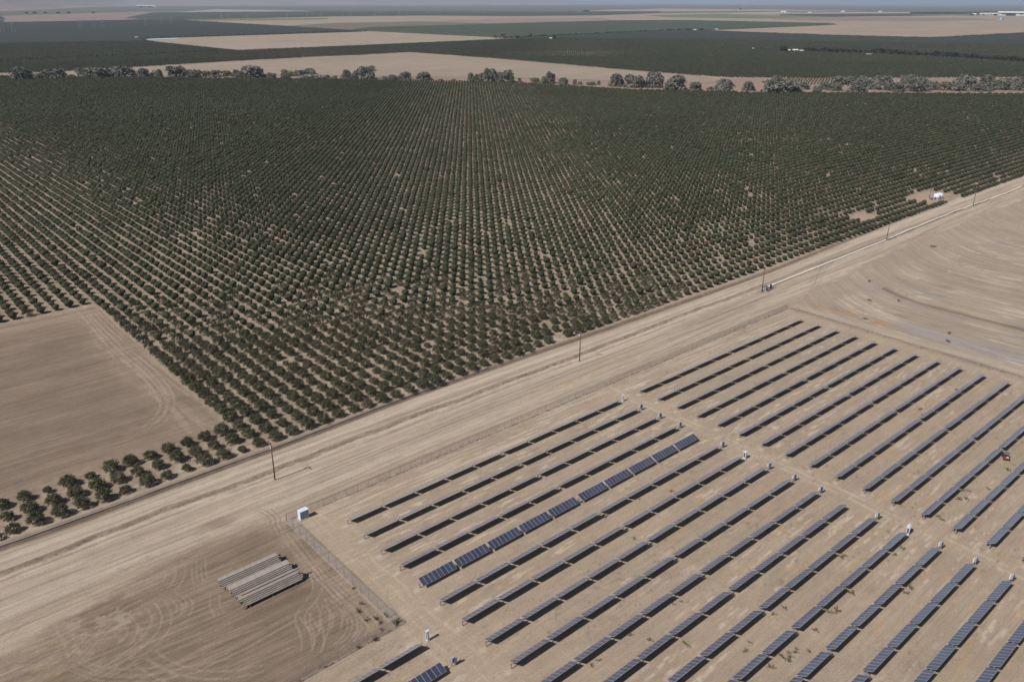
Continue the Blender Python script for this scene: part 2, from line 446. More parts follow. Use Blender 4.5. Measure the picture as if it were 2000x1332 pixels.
# the solar pad
pm = np.maximum(box_mask(-9.6, 190, -400, 9.9, .35), box_mask(-900, -9.0, -400, -33.0, .35))
blend(pm, C_pad)
p1 = fbm(GX/20, GY/.8, 70, 3); p2 = fbm(GX/11, GY/9, 71, 4); p3 = fbm(GX/2.2, GY/1.0, 72, 3)
col *= (1+pm*((p1-.5)*.16+(p2-.5)*.22+(p3-.5)*.10))[..., None]
# pale scuffs running along the rows
jj = -GY/RS; lane = np.abs(jj-np.floor(jj)-.5)
pat = sstep(.60, .74, fbm(GX/4.0, GY/.42, 73, 3))*sstep(.40, .58, fbm(GX/28, GY/9, 74, 2))
blend(pm*pat*sstep(.5, .2, lane), C_pale, .7)
blend(pm*sstep(1.2, 3, GY)*sstep(.48, .66, fbm(GX/14, GY/.55, 75, 3)), C_pale, .55)
# cross road between the blocks and at the south end of the rows
for xc, wv, dens in ((92.4, 1.7, .8), (-3.6, 1.7, .55), (-6.6, 1.0, .4)):
    wob = (fbm(GY/16, GY*0, int(76+xc))-.5)*2.2
    for off in (-1.1, .9):
        blend(pm*np.exp(-((GX-xc-off-wob)/.42)**2)*(GY < 9)*sstep(.35, .6, fbm(GX*1.2, GY/5, int(200+xc+off*10))), C_pale, dens)
    blend(pm*np.exp(-((GX-xc-wob)/3.2)**2)*(GY < 9), (.41, .325, .24), .45)
blend(pm*np.exp(-((GX-188)/3)**2), (.43, .345, .26), .4)
# orange-ish weedy stains, denser towards the north block
og = sstep(.60, .80, fbm(GX/5, GY/1.6, 80, 3))*sstep(.40, .65, fbm(GX/35, GY/18, 81, 2))*(.35+.65*sstep(20, 110, GX-GY*.4))
blend(pm*og, (.42, .285, .165), .55)
mul(pm*sstep(.66, .8, fbm(GX/.9, GY/.6, 82, 3))*sstep(.45, .7, fbm(GX/25, GY/10, 83)), .72)
# pale spoil at each row's first post
for j in range(0, 18):
    for x0 in (0, 96.2):
        sx_, sy_ = x0-.9, -RS*j-.2
        i0, i1 = np.searchsorted(XS, (sx_-3, sx_+3)); k0, k1 = np.searchsorted(YS, (sy_-3, sy_+3))
        k = np.exp(-((GX[i0:i1, k0:k1]-sx_)/.8)**2-((GY[i0:i1, k0:k1]-sy_)/.55)**2)[..., None]*.75
        col[i0:i1, k0:k1] = col[i0:i1, k0:k1]*(1-k)+C_pale*k

# field at the right beyond the pad
fr = (1-sstep(-1.5-2*lw, 1.5+2*lw, GY-lowy+(fbm(GX/6, GY/6, 20)-.5)*4+.6))*sstep(190.6, 191.8, GX)*(GX < 5000)
blend(fr, C_right)
XW = GX-.015*np.clip(GY+22, 0, 45)**2+3.0*fbm(GX/30, GY/30, 84)
r1 = fbm(XW/1.5, GY/22, 85, 4); r2 = fbm(XW/5.0, GY/40, 86, 3); r3 = fbm(GX/14, GY/14, 87, 3)
amp = sstep(10, -6, GY)*.75+.25
col *= (1+fr*(((r1-.5)*.22+(r2-.5)*.30)*amp+(r3-.5)*.16))[..., None]
blend(fr*sstep(.56, .74, fbm(XW/1.7, GY/16, 88, 3))*sstep(.42, .62, r3)*amp, C_pale, .75)
blend(fr*sstep(.62, .8, fbm(XW/4, GY/18, 89, 3))*amp, (.27, .245, .24), .6)
blend(fr*np.exp(-((XW-236)/1.7)**2)*(GY < -2), C_dark*1.15, .9)
blend(fr*np.exp(-((GX-206)/4.5)**2)*(GY < -22)*sstep(.3, .6, fbm(GX, GY/10, 95)), (.30, .285, .30), .7)
blend(fr*np.exp(-((GX-196)/2.4)**2), (.43, .35, .27), .7)
blend(fr*np.exp(-((GX-191.6)/.7)**2)*(GY < 9)*(.5+.5*sstep(.3, .6, n2)), C_dark*1.3, .8)
hgt += np.exp(-((GX-191.9)/.9)**2)*(GY < 9)*(GY > -900)*.35
for (px, py, sx_, sy_, c_, al) in ((1620, 603, 7, 1.6, C_orange, .9), (1660, 612, 5, 1.5, C_orange, .8), (1690, 625, 5, 1.2, C_dark*1.6, .6), (1738, 636, 4, 1.3, C_orange, .8), (1715, 632, 3, 1.2, C_orange, .6), (1640, 607, 4, .9, C_dark*1.5, .6),
                                  (1849, 561, 2.2, 4, C_dark*1.7, .8), (1760, 617, 2, 4.5, C_dark*1.7, .8), (1826, 637, 2, 4, C_dark*1.9, .7), (1884, 640, 2, 4.2, C_dark*1.9, .7), (1760, 600, 1.8, 4, C_dark*2, .5), (1932, 655, 2, 5, C_dark*2, .6)):
    gx, gy = G(px, py)
    if py > 600 and px < 1745:
        k = np.exp(-((GX-gx)/(sy_*1.6))**2-((GY-gy)/sx_)**2)*sstep(.35, .6, fbm(GX/1.4, GY/1.4, 96))
    else:
        k = np.exp(-((GX-gx)/sx_)**2-((GY-gy)/sy_)**2)
    blend(k, c_, al)
# clearings in the orchard
for (x0, y0, rx, ry) in ((344, 57.5, 8, 5.5), (417, 56, 19, 8)):
    blend(np.exp(-(((GX-x0)/rx)**4)-((GY-y0)/ry)**4), (.40, .29, .215), .9)
blend(np.exp(-((GX-344)/2.2)**2-((GY-53)/1.2)**2), C_pale, .9)
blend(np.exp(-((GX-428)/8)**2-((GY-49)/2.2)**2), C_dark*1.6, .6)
blend(np.exp(-((GX-416)/5)**2-((GY-50)/1.6)**2), C_orange, .6)
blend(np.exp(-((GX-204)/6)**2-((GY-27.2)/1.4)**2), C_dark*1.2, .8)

# wheel tracks: soft paired polylines pressed into the soil
def track(pix, width=.30, a=.55, c=(.315, .25, .19), pair=1.7, depth=.04, zz=None):
    P = np.array([G(*p) for p in pix])
    # smooth the line
    for _ in range(3):
        Q = [P[0]]
        for i in range(len(P)-1): Q += [P[i]*.75+P[i+1]*.25, P[i]*.25+P[i+1]*.75]
        Q.append(P[-1]); P = np.array(Q)
    T = np.gradient(P, axis=0); T /= np.linalg.norm(T, axis=1)[:, None]+1e-9
    N = np.stack([-T[:, 1], T[:, 0]], 1)
    for s in ((-.5, .5) if pair else (0,)):
        L = P+N*s*pair
        x0, y0 = L.min(0)-1.2; x1, y1 = L.max(0)+1.2
        i0, i1 = np.searchsorted(XS, (x0, x1)); k0, k1 = np.searchsorted(YS, (y0, y1))
        if i1 <= i0 or k1 <= k0: continue
        gx = GX[i0:i1, k0:k1]; gy = GY[i0:i1, k0:k1]; D = np.full(gx.shape, 9.0)
        for A, B in zip(L[:-1], L[1:]):
            ab = B-A; q = np.clip(((gx-A[0])*ab[0]+(gy-A[1])*ab[1])/(ab@ab+1e-9), 0, 1)
            D = np.minimum(D, np.hypot(gx-A[0]-q*ab[0], gy-A[1]-q*ab[1]))
        k = np.exp(-(D/width)**2)*(.55+.45*sstep(.3, .6, fbm(gx/1.5, gy/1.5, 97)))
        col[i0:i1, k0:k1] = col[i0:i1, k0:k1]*(1-k[..., None]*a)+np.array(c)*k[..., None]*a
        hgt[i0:i1, k0:k1] += -depth*np.exp(-(D/width)**2)+depth*.6*np.exp(-((D-width*1.7)/(width*.6))**2)
A_ = [[(1380,600),(1440,700),(1440,800),(1400,880),(1280,1000),(1150,1090),(1000,1190)], [(1060,730),(1130,780),(1150,850),(1120,930),(1080,960)],
 [(940,780),(1020,820),(1050,880)], [(1300,640),(1350,690),(1360,770),(1300,880),(1180,1000),(1050,1100),(900,1200)], [(1530,250),(1570,310),(1560,400),(1510,460)],
 [(1460,320),(1475,370),(1450,420)], [(1490,550),(1560,590),(1575,640),(1560,690)], [(1560,560),(1620,600),(1635,650),(1600,720)], [(600,1110),(700,1000),(830,860),(960,760),(1050,680)],
 [(640,1120),(740,1010),(870,870),(1000,770)], [(660,1130),(800,1190),(1000,1220),(1250,1215),(1500,1170),(1750,1090),(2000,1010)],
 [(640,1160),(800,1230),(1000,1270),(1300,1265),(1600,1200),(2000,1120)], [(1300,1050),(1430,1140),(1600,1210),(1800,1240),(2000,1235)], [(1210,1120),(1330,1200),(1500,1280)],
 [(500,790),(560,890),(600,960),(640,1080)], [(1740,240),(1740,330),(1750,390)], [(1700,300),(1705,390),(1720,440)], [(1860,540),(1860,650),(1900,710)],
 [(560,830),(900,790),(1300,560),(1700,400),(2000,290)], [(700,930),(1100,860),(1500,720),(2000,560)], [(760,1130),(1100,1000),(1600,800),(2000,650)], [(900,1210),(1400,1030),(2000,800)],
 [(0,950),(200,760),(500,600),(900,420),(1300,240),(1700,100)], [(1000,330),(1100,360),(1170,300),(1240,250),(1330,210)]]
B_ = [[(830,0),(930,80),(980,170),(970,260),(900,350),(830,430),(820,500),(860,580)], [(870,0),(960,70),(1000,120),(1100,220),(1250,350),(1400,480),(1480,580)],
 [(930,0),(1030,90),(1180,240),(1330,390),(1450,540),(1560,560)], [(1110,350),(1200,380),(1270,460),(1285,550),(1240,640),(1150,720)], [(1050,340),(1130,400),(1160,480),(1130,580)],
 [(1230,390),(1310,460),(1320,560),(1270,660),(1170,740)], [(990,390),(945,440),(950,520),(990,590),(990,680),(970,740)], [(1000,320),(1040,430),(1040,540),(1010,640)],
 [(860,450),(920,540),(970,600),(1000,680),(960,760)], [(1300,480),(1370,540),(1360,620),(1260,700)], [(0,970),(200,965),(400,935),(500,910)], [(850,560),(880,650),(880,740)],
 [(0,860),(300,740),(600,560),(750,480)], [(0,700),(250,610),(500,520)], [(200,930),(500,800),(760,690)]]
D_ = [[(440,400),(490,420),(500,450),(470,490),(430,500)], [(470,390),(520,420),(530,460),(490,500)], [(500,380),(550,420),(550,470),(600,560),(700,680),(800,800),(900,900)],
 [(430,380),(480,395),(520,440),(540,500),(640,620),(740,760)], [(560,470),(660,580),(760,720),(860,860)]]
random.seed(3)
for L in A_: track(Z4(4.444, 0, 1040, L), .20, .78)
for L in B_: track(Z4(4.444, 400, 1100, L), .20, .78)
for L in D_: track(Z4(2.822, 350, 860, L), .26, .55, pair=.9)
for L in ([(820,80),(800,150),(820,230),(900,350),(1000,490)], [(1140,60),(1150,120),(1200,190),(1290,300),(1340,370)]):
    track(Z4(6.94, 640, 1140, L), .16, .35, c=(.24, .18, .13), pair=0, depth=.02)
for L in ([(440,130),(560,260),(680,360),(770,450),(830,540),(810,620),(740,680),(600,720)], [(410,150),(540,300),(660,400),(775,520),(790,600),(700,680)], [(960,640),(1010,660),(1040,680)],
          [(500,200),(640,310),(760,400),(860,480),(920,520)], [(470,110),(600,240),(720,330),(830,420)]):
    track(Z4(2.466, 0, 560, L), .35, .45, c=(.37, .295, .225))
track([(1520, 566), (1600, 560), (1700, 545), (1650, 580), (1590, 600)], .5, .3, c=(.3, .24, .18))
for L in ([(560, 760), (620, 590), (750, 540)], [(570, 790), (640, 620), (800, 540)]):
    track(Z4(3.333, 1400, 330, [(a+60, b) for a, b in L]), .4, .4, c=(.26, .205, .15))

# gentle random relief near the camera
amp = sstep(400, 250, np.hypot(GX, GY))
hgt += amp*((fbm(GX/1.1, GY/1.1, 98, 2)-.5)*.05+(fbm(GX/9, GY/9, 99, 2)-.5)*.10)
hgt += amp*ym*(sk-.5)*.10+amp*fm*(st-.5)*.12
hgt = hgt-np.maximum(0, 0)
nx, ny = GX.shape
V = np.stack([GX, GY, hgt], -1).reshape(-1, 3)
idx = np.arange(nx*ny).reshape(nx, ny)
F = np.stack([idx[:-1, :-1], idx[1:, :-1], idx[1:, 1:], idx[:-1, 1:]], -1).reshape(-1, 4)
M_ground = attr_mat('dry_soil', scales=((.35, .06), (2.4, .14)), stretch=[(9.0, .20, (1, 1, 1))], bump=.7)
# fine streaks left by graders, discs and wheels: along x or along y, weighted per place
def add_streaks(mt):
    t = mt.node_tree; b = t.nodes["Principled BSDF"]; lk = b.inputs['Base Color'].links[0]; src = lk.from_socket
    at = t.nodes.new('ShaderNodeAttribute'); at.attribute_name = 'streak'; sp = t.nodes.new('ShaderNodeSeparateColor'); t.links.new(at.outputs['Color'], sp.inputs[0])
    tc = t.nodes.new('ShaderNodeTexCoord'); acc = None
    ax = t.nodes.new('ShaderNodeAttribute'); ax.attribute_name = 'xwarp'; sy_ = t.nodes.new('ShaderNodeSeparateXYZ'); t.links.new(tc.outputs['Object'], sy_.inputs[0])
    cb = t.nodes.new('ShaderNodeCombineXYZ'); t.links.new(ax.outputs['Fac'], cb.inputs[0]); t.links.new(sy_.outputs[1], cb.inputs[1])
    for ch, sc_, k in ((0, (.035, 1.35, 1), .9), (0, (.13, 4.6, 1), 1.1), (1, (.9, .026, 1), 1.0), (1, (2.6, .07, 1), 1.0)):
        mp = t.nodes.new('ShaderNodeMapping'); mp.inputs['Scale'].default_value = sc_; t.links.new(tc.outputs['Object'] if ch == 0 else cb.outputs[0], mp.inputs[0])
        nz = t.nodes.new('ShaderNodeTexNoise'); nz.inputs['Scale'].default_value = 1; nz.inputs['Detail'].default_value = 4; nz.inputs['Roughness'].default_value = .6
        nz.inputs['Distortion'].default_value = .25
        t.links.new(mp.outputs[0], nz.inputs['Vector'])
        mr = t.nodes.new('ShaderNodeMapRange'); mr.inputs['From Min'].default_value = .34; mr.inputs['From Max'].default_value = .66; mr.inputs['To Min'].default_value = -k; mr.inputs['To Max'].default_value = k
        t.links.new(nz.outputs['Fac'], mr.inputs['Value'])
        mu = t.nodes.new('ShaderNodeMath'); mu.operation = 'MULTIPLY'; t.links.new(mr.outputs[0], mu.inputs[0]); t.links.new(sp.outputs[ch], mu.inputs[1])
        if acc is None: acc = mu.outputs[0]
        else:
            ad = t.nodes.new('ShaderNodeMath'); ad.operation = 'ADD'; t.links.new(acc, ad.inputs[0]); t.links.new(mu.outputs[0], ad.inputs[1]); acc = ad.outputs[0]
    one = t.nodes.new('ShaderNodeMath'); one.operation = 'ADD'; one.inputs[1].default_value = 1; t.links.new(acc, one.inputs[0])
    vm = t.nodes.new('ShaderNodeVectorMath'); vm.operation = 'SCALE'; t.links.new(src, vm.inputs[0]); t.links.new(one.outputs[0], vm.inputs['Scale'])
    t.links.new(vm.outputs[0], b.inputs['Base Color'])
add_streaks(M_ground)
sx_at = np.zeros(GX.shape)+.05; sy_at = np.zeros(GX.shape)
for mk, a_, b_ in ((fm, .13, 0), (rm, .10, 0), (ym, .12, 0), (pm, .055, 0), (fr, .02, .105)):
    sx_at = sx_at*(1-mk)+a_*mk; sy_at = sy_at*(1-mk)+b_*mk
col *= .95
gme = np_mesh('ground', V, F, M_ground, True, np.clip(col, .02, .8).reshape(-1, 3))
_a = gme.attributes.new('streak', 'FLOAT_COLOR', 'POINT'); _c = np.zeros((nx*ny, 4), np.float32); _c[:, 0] = sx_at.ravel(); _c[:, 1] = sy_at.ravel(); _c[:, 3] = 1
_a.data.foreach_set('color', _c.ravel())
_b = gme.attributes.new('xwarp', 'FLOAT', 'POINT'); _b.data.foreach_set('value', XW.astype(np.float32).ravel())
g = link('ground', gme)
tag(g, 'bare dry farmland soil with dirt road, ditch and wheel tracks', 'ground', kind='structure')
XS_, YS_, HG = XS, YS, hgt
def gz(x, y):
    i = int(np.clip(np.searchsorted(XS_, x), 1, nx-1)); k = int(np.clip(np.searchsorted(YS_, y), 1, ny-1))
    return float(HG[i, k])

# ------------------------------------------------------------------ solar trackers
PW, PL = .992, 1.98           # module width (along the row) and length (across)
def module_mesh():
    b = MB(); t = .035; fr = .016
    x, y = PW/2, PL/2
    b.box(-x, -y, -t, x, -y+fr, 0, 0); b.box(-x, y-fr, -t, x, y, 0, 0)
    b.box(-x, -y+fr, -t, -x+fr, y-fr, 0, 0); b.box(x-fr, -y+fr, -t, x, y-fr, 0, 0)
    b.box(-x+fr, -y+fr, -.012, x-fr, y-fr, -.004, 1)
    return b.mesh('solar_panel', [M_alu, M_glass])
ME_mod = module_mesh()
def post_mesh(h):
    b = MB()
    b.box(-.05, -.08, -.3, .05, -.07, h); b.box(-.05, .07, -.3, .05, .08, h); b.box(-.006, -.07, -.3, .006, .07, h)
    b.box(-.09, -.11, h-.05, .09, .11, h+.06)
    return b.mesh('post', M_galv)
ME_post = post_mesh(1.04)
def motor_mesh():
    b = MB()
    b.tube([(-.16, 0, 1.12), (.16, 0, 1.12)], .19, 12); b.box(-.12, -.42, .98, .12, -.14, 1.22); b.tube([(0, -.42, 1.10), (0, -.72, 1.10)], .075, 8)
    return b.mesh('drive_motor', M_galv)
ME_motor = motor_mesh()
b = MB(); b.box(-.11, -.2, .55, .11, -.09, .95); ME_ctl = b.mesh('control_box', M_elec)
SEG, EXTRA, HT = 8.6, .763, 1.12
def row_posts():
    return [i*SEG+(EXTRA/2 if i == 5 else EXTRA if i > 5 else 0) for i in range(11)]
RP = row_posts()
bt = MB(); bt.tube([(-.25, 0, 0), (RP[-1]+.25, 0, 0)], .07, 8)
for p in RP[1:-1]: bt.tube([(p-.12, 0, 0), (p+.12, 0, 0)], .10, 8)
ME_tube = bt.mesh('torque_tube', M_galv)
def tracker(x0, y, tilt, label, flip=False):
    z0 = 0
    root = empty('solar_tracker_row', (x0, y, z0))
    tag(root, label, 'solar panels', 'rows of solar panels')
    T = math.radians(tilt)
    link('torque_tube', ME_tube, root, (0, 0, HT))
    for p in RP: link('post', ME_post, root, (p, 0, 0))
    link('drive_motor', ME_motor, root, (RP[5], 0, 0)); link('control_box', ME_ctl, root, (RP[5], 0, 0))
    n = Vector((0, math.sin(T), math.cos(T)))*.14
    for s in range(10):
        a, b_ = RP[s], RP[s+1]
        if s == 4: b_ = a+SEG
        if s == 5: a = b_-SEG
        mid = (a+b_)/2
        w = random.gauss(0, .35)
        for k in range(8):
            px = mid+(k-3.5)*1.012
            tt = T+math.radians(w*.6+random.gauss(0, .25))
            link('solar_panel', ME_mod, root, (px, n.y, HT+n.z), (-tt, 0, 0))
    return root

def inframe(xa, xb, y):
    xs = np.linspace(xa, xb, 80); px, py = proj(xs, xs*0+y, 1.2)
    return ((px > -8) & (px < 2008) & (py > 0) & (py < 1345)).any()
blocks = (('B', 0.0, range(0, 19), 'in the nearer block'), ('C', 96.19, range(0, 19), 'in the farther block'))
for bn, x0, rr, where in blocks:
    for j in rr:
        y = -RS*j
        if not inframe(x0, x0+RP[-1], y): continue
        if bn == 'B' and j == 4:
            tracker(x0, y, -23.0, 'dark blue solar row with white seams, tipped toward the camera, in the nearer block')
        else:
            tl = 27.0+min(j, 12)*.25+random.gauss(0, .4)
            nm = 'outermost' if j == 0 else ordw(j+1)
            tracker(x0, y, tl, 'long row of tilted solar panels '+where+', '+('right beside the road fence' if j == 0 else nm+' from the road fence'))
for j, tl, lb in ((6, 32.0, 'grey-blue solar row at the bottom edge, just inside the yard fence corner'), (7, -20.0, 'dark blue solar row at the bottom edge, lying open toward the camera')):
    tracker(-8.9-RP[-1], -RS*j+.25, tl, lb)

# ------------------------------------------------------------------ electrical cabinets at the row ends
def cab_double(x, y, label, h=2.0):
    r = empty('inverter_rack', (x, y, 0)); tag(r, label, 'electrical cabinet', 'electrical cabinets at the row ends')
    b = MB()
    for s in (-.5, .5): b.box(s-.04, -.04, -.2, s+.04, .04, h-.15)
    b.box(-.55, -.03, .55, .55, .03, .63); b.box(-.55, -.03, 1.45, .55, .03, 1.53)
    b.build('rack_frame', M_galv, r)
    b = MB(); b.box(-.52, -.32, .95, -.04, -.045, h); b.box(-.54, -.34, h-.02, -.02, -.03, h+.03); b.build('inverter_box', M_elec, r)
    b = MB(); b.box(.08, -.36, .65, .50, -.045, h-.25); b.box(.06, -.38, h-.27, .52, -.03, h-.22); b.build('inverter_box', M_elec, r)
    b = MB(); b.box(-.46, -.335, 1.05, -.12, -.322, h-.3); b.build('display_panel', M_elecd, r)
    b = MB(); b.box(-.35, .045, .7, .3, .28, 1.5); b.build('junction_box', M_white, r)
    b = MB(); b.tube([(-.3, -.18, .95), (-.3, -.18, -.1)], .03, 6); b.tube([(.3, -.2, .65), (.3, -.2, -.1)], .03, 6); b.build('conduit', M_galv, r)
    return r
def cab_tall(x, y, label, w=.42, d=.8, h=2.1, white=False, ry=0):
    r = empty('electrical_cabinet', (x, y, 0), ry); tag(r, label, 'electrical cabinet', 'electrical cabinets at the row ends')
    b = MB(); b.box(-w/2-.1, -d/2-.1, -.1, w/2+.1, d/2+.1, .12); b.build('plinth', M_conc, r)
    b = MB(); b.box(-w/2, -d/2, .12, w/2, d/2, h)
    b.add([(-w/2-.04, -d/2-.04, h), (w/2+.04, -d/2-.04, h), (w/2+.04, d/2+.04, h), (-w/2-.04, d/2+.04, h), (-w/2-.04, 0, h+.22), (w/2+.04, 0, h+.22)],
          [(0, 1, 2, 3), (0, 4, 5, 1), (2, 5, 4, 3), (0, 3, 4), (1, 5, 2)])
    b.build('housing', M_white if white else M_elec, r)
    b = MB(); b.box(-w/2+.04, -d/2-.02, .3, -.015, -d/2-.002, h-.12); b.build('door', M_cabw if white else M_elec, r)
    b = MB(); b.box(.015, -d/2-.02, .3, w/2-.04, -d/2-.002, h-.12); b.build('door', M_cabw if white else M_elec, r)
    b = MB(); b.box(-w/2-.015, -d/2+.1, .4, -w/2-.002, d/2-.1, h-.2); b.build('side_panel', M_elecd, r)
    return r
for j in range(0, 16):
    y = -RS*j; x = 88.6
    if j in (4, 10): continue
    where = 'at the end of '+('the row beside the road fence' if j == 0 else 'nearer-block row '+str(j+1)+' from the fence')
    if j == 0: cab_tall(x+.3, y+.1, 'narrow white cabinet '+where, .42, .42, 2.0, True)
    elif j == 6: cab_tall(x-.1, y, 'white upright cabinet '+where, .5, .7, 1.9, True)
    elif j == 12: cab_tall(x+.1, y, 'white two-door cabinet '+where, 1.25, .6, 1.9, True, .25)
    else: cab_double(x-.1, y, 'grey pair of boxes '+where)
cab_tall(-6.9, -RS*5.82, 'narrow white-topped cabinet standing alone near the yard fence corner', .42, .45, 2.2, True)
cab_double(-6.9, -RS*6.95, 'grey pair of electrical boxes beside the open-lying solar row at the bottom edge')

# ------------------------------------------------------------------ the blue and white cabinet by the fence
r = empty('equipment_cabinet', (-6.15, 8.55, 0)); tag(r, 'large white cabinet with blue-grey double doors inside the fence corner', 'cabinet')
b = MB(); b.box(-1.2, -.85, -.1, 1.2, .85, .14); b.build('base_slab', M_conc, r)
b = MB(); b.box(-1.0, -.62, .14, 1.0, .62, 2.1); b.build('housing', M_cabw, r)
b = MB(); b.box(-1.05, -.68, 2.1, 1.05, .68, 2.17); b.build('roof', M_white, r)
for s in (-1, 1):
    b = MB(); b.box(min(.02*s, .97*s), -.65, .2, max(.02*s, .97*s), -.622, 2.05); d = b.build('door', M_cabd, r)
    b = MB(); b.box(.10*s-.02, -.70, 1.0, .10*s+.02, -.652, 1.25); b.build('handle', M_galv, d)
b = MB(); b.box(-.75, -.662, 1.6, -.45, -.652, 1.8); b.build('warning_plate', M_white, r)
b = MB(); b.tube([(1.08, -.4, 0), (1.08, -.4, 2.35)], .04, 8); b.box(1.02, -.5, 2.2, 1.18, -.3, 2.42); b.build('conduit_riser', M_white, r)

# ------------------------------------------------------------------ pipe stacks in the yard
PD, PLEN = .36, 12.2
b = MB(); b.tube([(0, 0, 0), (PLEN, 0, 0)], PD/2, 10)
b.tube([(-.02, 0, 0), (.22, 0, 0)], PD/2+.018, 10, 0, False); b.tube([(-.012, 0, 0), (.0, 0, 0)], PD/2-.02, 10, 1)
b.tube([(PLEN, 0, 0), (PLEN+.012, 0, 0)], PD/2-.02, 10, 1)
ME_pipe = b.mesh('irrigation_pipe', [M_pipe, M_pipein])
for yc, x0, nw, nl, nm in ((-1.7, -29.1, 7, 5, 'stack nearest the road'), (-5.4, -28.6, 8, 5, 'middle stack'), (-9.15, -28.3, 8, 5, 'stack farthest from the road')):
    rk = empty('pipe_rack', (x0, yc, 0)); tag(rk, 'low steel rack with short legs under the '+nm+' of grey pipes', 'rack', 'racks under the pipe stacks')
    W2 = nw*PD*1.02/2
    zb = .50
    for lx in (1.3, 5.8, 10.6):
        b = MB(); b.box(lx-.06, -W2-.1, zb-.12, lx+.06, W2+.1, zb); b.build('cross_beam', M_steeld, rk)
        for s in (-1, 1):
            b = MB(); b.box(lx-.04, s*(W2+.02)-.04, -.15, lx+.04, s*(W2+.02)+.04, zb-.12); b.box(lx-.14, s*(W2+.02)-.14, 0, lx+.14, s*(W2+.02)+.14, .04); b.build('leg', M_galv, rk)
    for l in range(nl):
        n = nw-l
        for k in range(n):
            yy_ = (k-(n-1)/2)*PD*1.02
            zz_ = zb+PD/2+l*PD*.88
            lay = 'top layer' if l == nl-1 else 'bottom layer' if l == 0 else ordw(l+1)+' layer up'
            o = link('irrigation_pipe', ME_pipe, None, (x0+random.uniform(-.22, .22)-.08*l+(random.random() < .06)*random.uniform(.2, .6), yc+yy_, zz_), (random.random()*6, 0, 0))
            tag(o, 'grey irrigation pipe in the '+lay+' of the '+nm, 'pipe', 'irrigation pipes, '+nm)
o = link('irrigation_pipe', ME_pipe, None, (-27.9, -8.97, .50+PD*.5+PD*.88*4+PD*.88), (0, 0, .004)); tag(o, 'single grey pipe lying loose on top of the stack farthest from the road', 'pipe')

# ------------------------------------------------------------------ fences
def fence(p0, p1, label, h=2.1, step=3.0, mesh=True, keep=1.0, fm_=None):
    p0 = Vector((*p0, 0)); p1 = Vector((*p1, 0)); d = p1-p0; L = d.length
    r = empty('chain_link_fence', p0, math.atan2(d.y, d.x)); tag(r, label, 'fence')
    n = max(2, round(L/step)); pm_ = MB(); pm_.tube([(0, 0, -.2), (0, 0, h)], .045, 6); pm_.tube([(0, 0, h), (0, -.0, h+.02), (.0, .16, h+.28)], .02, 4)
    me = pm_.mesh('fence_post', M_steeld if not mesh else M_galv)
    for i in range(n+1):
        if random.random() < keep: link('fence_post', me, r, (L*i/n, 0, 0), (0, random.gauss(0, .012), 0))
    if mesh:
        b = MB(); k = max(2, int(L/1.5))
        V = []; 
        for i in range(k+1):
            off = random.gauss(0, .02)
            V += [(L*i/k, .05+off, .03), (L*i/k, .05+off*.5, h*.5), (L*i/k, .05, h-.02)]
        Fq = []
        for i in range(k):
            Fq += [(3*i, 3*i+3, 3*i+4, 3*i+1), (3*i+1, 3*i+4, 3*i+5, 3*i+2)]
        b.add(V, Fq); b.build('wire_mesh', fm_ or M_fence, r)
        b = MB(); b.tube([(0, .05, h-.02), (L, .05, h-.02)], .022, 5)
        for q in (.1, .2): b.tube([(0, .05+q*.7, h+q*1.1), (L, .05+q*.7, h+q*1.1)], .006, 3)
        b.build('top_rail', M_galv, r)
    return r
fence((-9.7, 9.7), (190.2, 10.1), 'long chain link fence between the dirt road and the solar rows')
fence((-9.7, 9.4), (-9.3, -32.8), 'short chain link fence leaning along the bare yard with brush caught in it', fm_=M_fence2)
fence((-9.5, -33.0), (-74, -33.0), 'chain link fence at the bottom left along the yard edge')
fence((190.4, 9.9), (190.4, -112), 'low wire fence along the far end of the solar block beside a dark berm', 1.1, 6.0, False, .55)

# ------------------------------------------------------------------ utility poles
POLES = [(-4.1, 26.8, 9.9, 0), (99.0, 27.3, 10.4, 0), (200.2, 27.0, 9.8, 0), (309.0, 29.7, 9.7, 0), (414.0, 31.1, 9.2, 0), (414.9, 55.3, 9.6, 1)]
PLAB = ['wooden utility pole nearest the camera, standing left of the fence cabinet', 'wooden utility pole at the middle of the road strip', 'wooden utility pole beside the pump at the end of the white pipe',
        'wooden utility pole standing on the white pipe near the orchard clearing', 'farthest wooden utility pole on the road strip near the right edge', 'grey utility pole inside the orchard beside the white tank']
for (x, y, h, k), lb in zip(POLES, PLAB):
    r = empty('utility_pole', (x, y, 0)); tag(r, lb, 'utility pole', 'utility poles'); r.rotation_euler = (random.gauss(0, .01), random.gauss(0, .012), 0)
    b = MB(); b.tube([(0, 0, -.5), (0, 0, h*.5), (0, 0, h)], [.17, .145, .11], 10); b.build('pole', M_wood, r, True)
    b = MB(); b.box(-.05, -1.2, h-.65, .05, 1.2, h-.52); b.box(-.03, -.5, h-1.1, .03, -.44, h-.6); b.build('crossarm', M_wood, r)
    for q in (-1.1, -.45, .45, 1.1):
        b = MB(); b.tube([(0, q, h-.52), (0, q, h-.36)], [.05, .035], 8); b.build('insulator', M_white, r)
    if k == 0 and x < 100:
        b = MB(); b.tube([(0, .1, h-1.4), (.1, .55, h-1.5)], .05, 6); b.box(-.08, .25, h-1.75, .1, .5, h-1.1); b.build('fuse_switch', M_white, r)
    if k == 1:
        b = MB(); b.tube([(.2, .2, h-1.8), (.2, .2, h-.9)], .2, 10); b.build('transformer', M_elec, r)
        b = MB(); b.box(-.25, -.12, 2.6, .05, .12, 3.6); b.build('meter_box', M_elec, r)

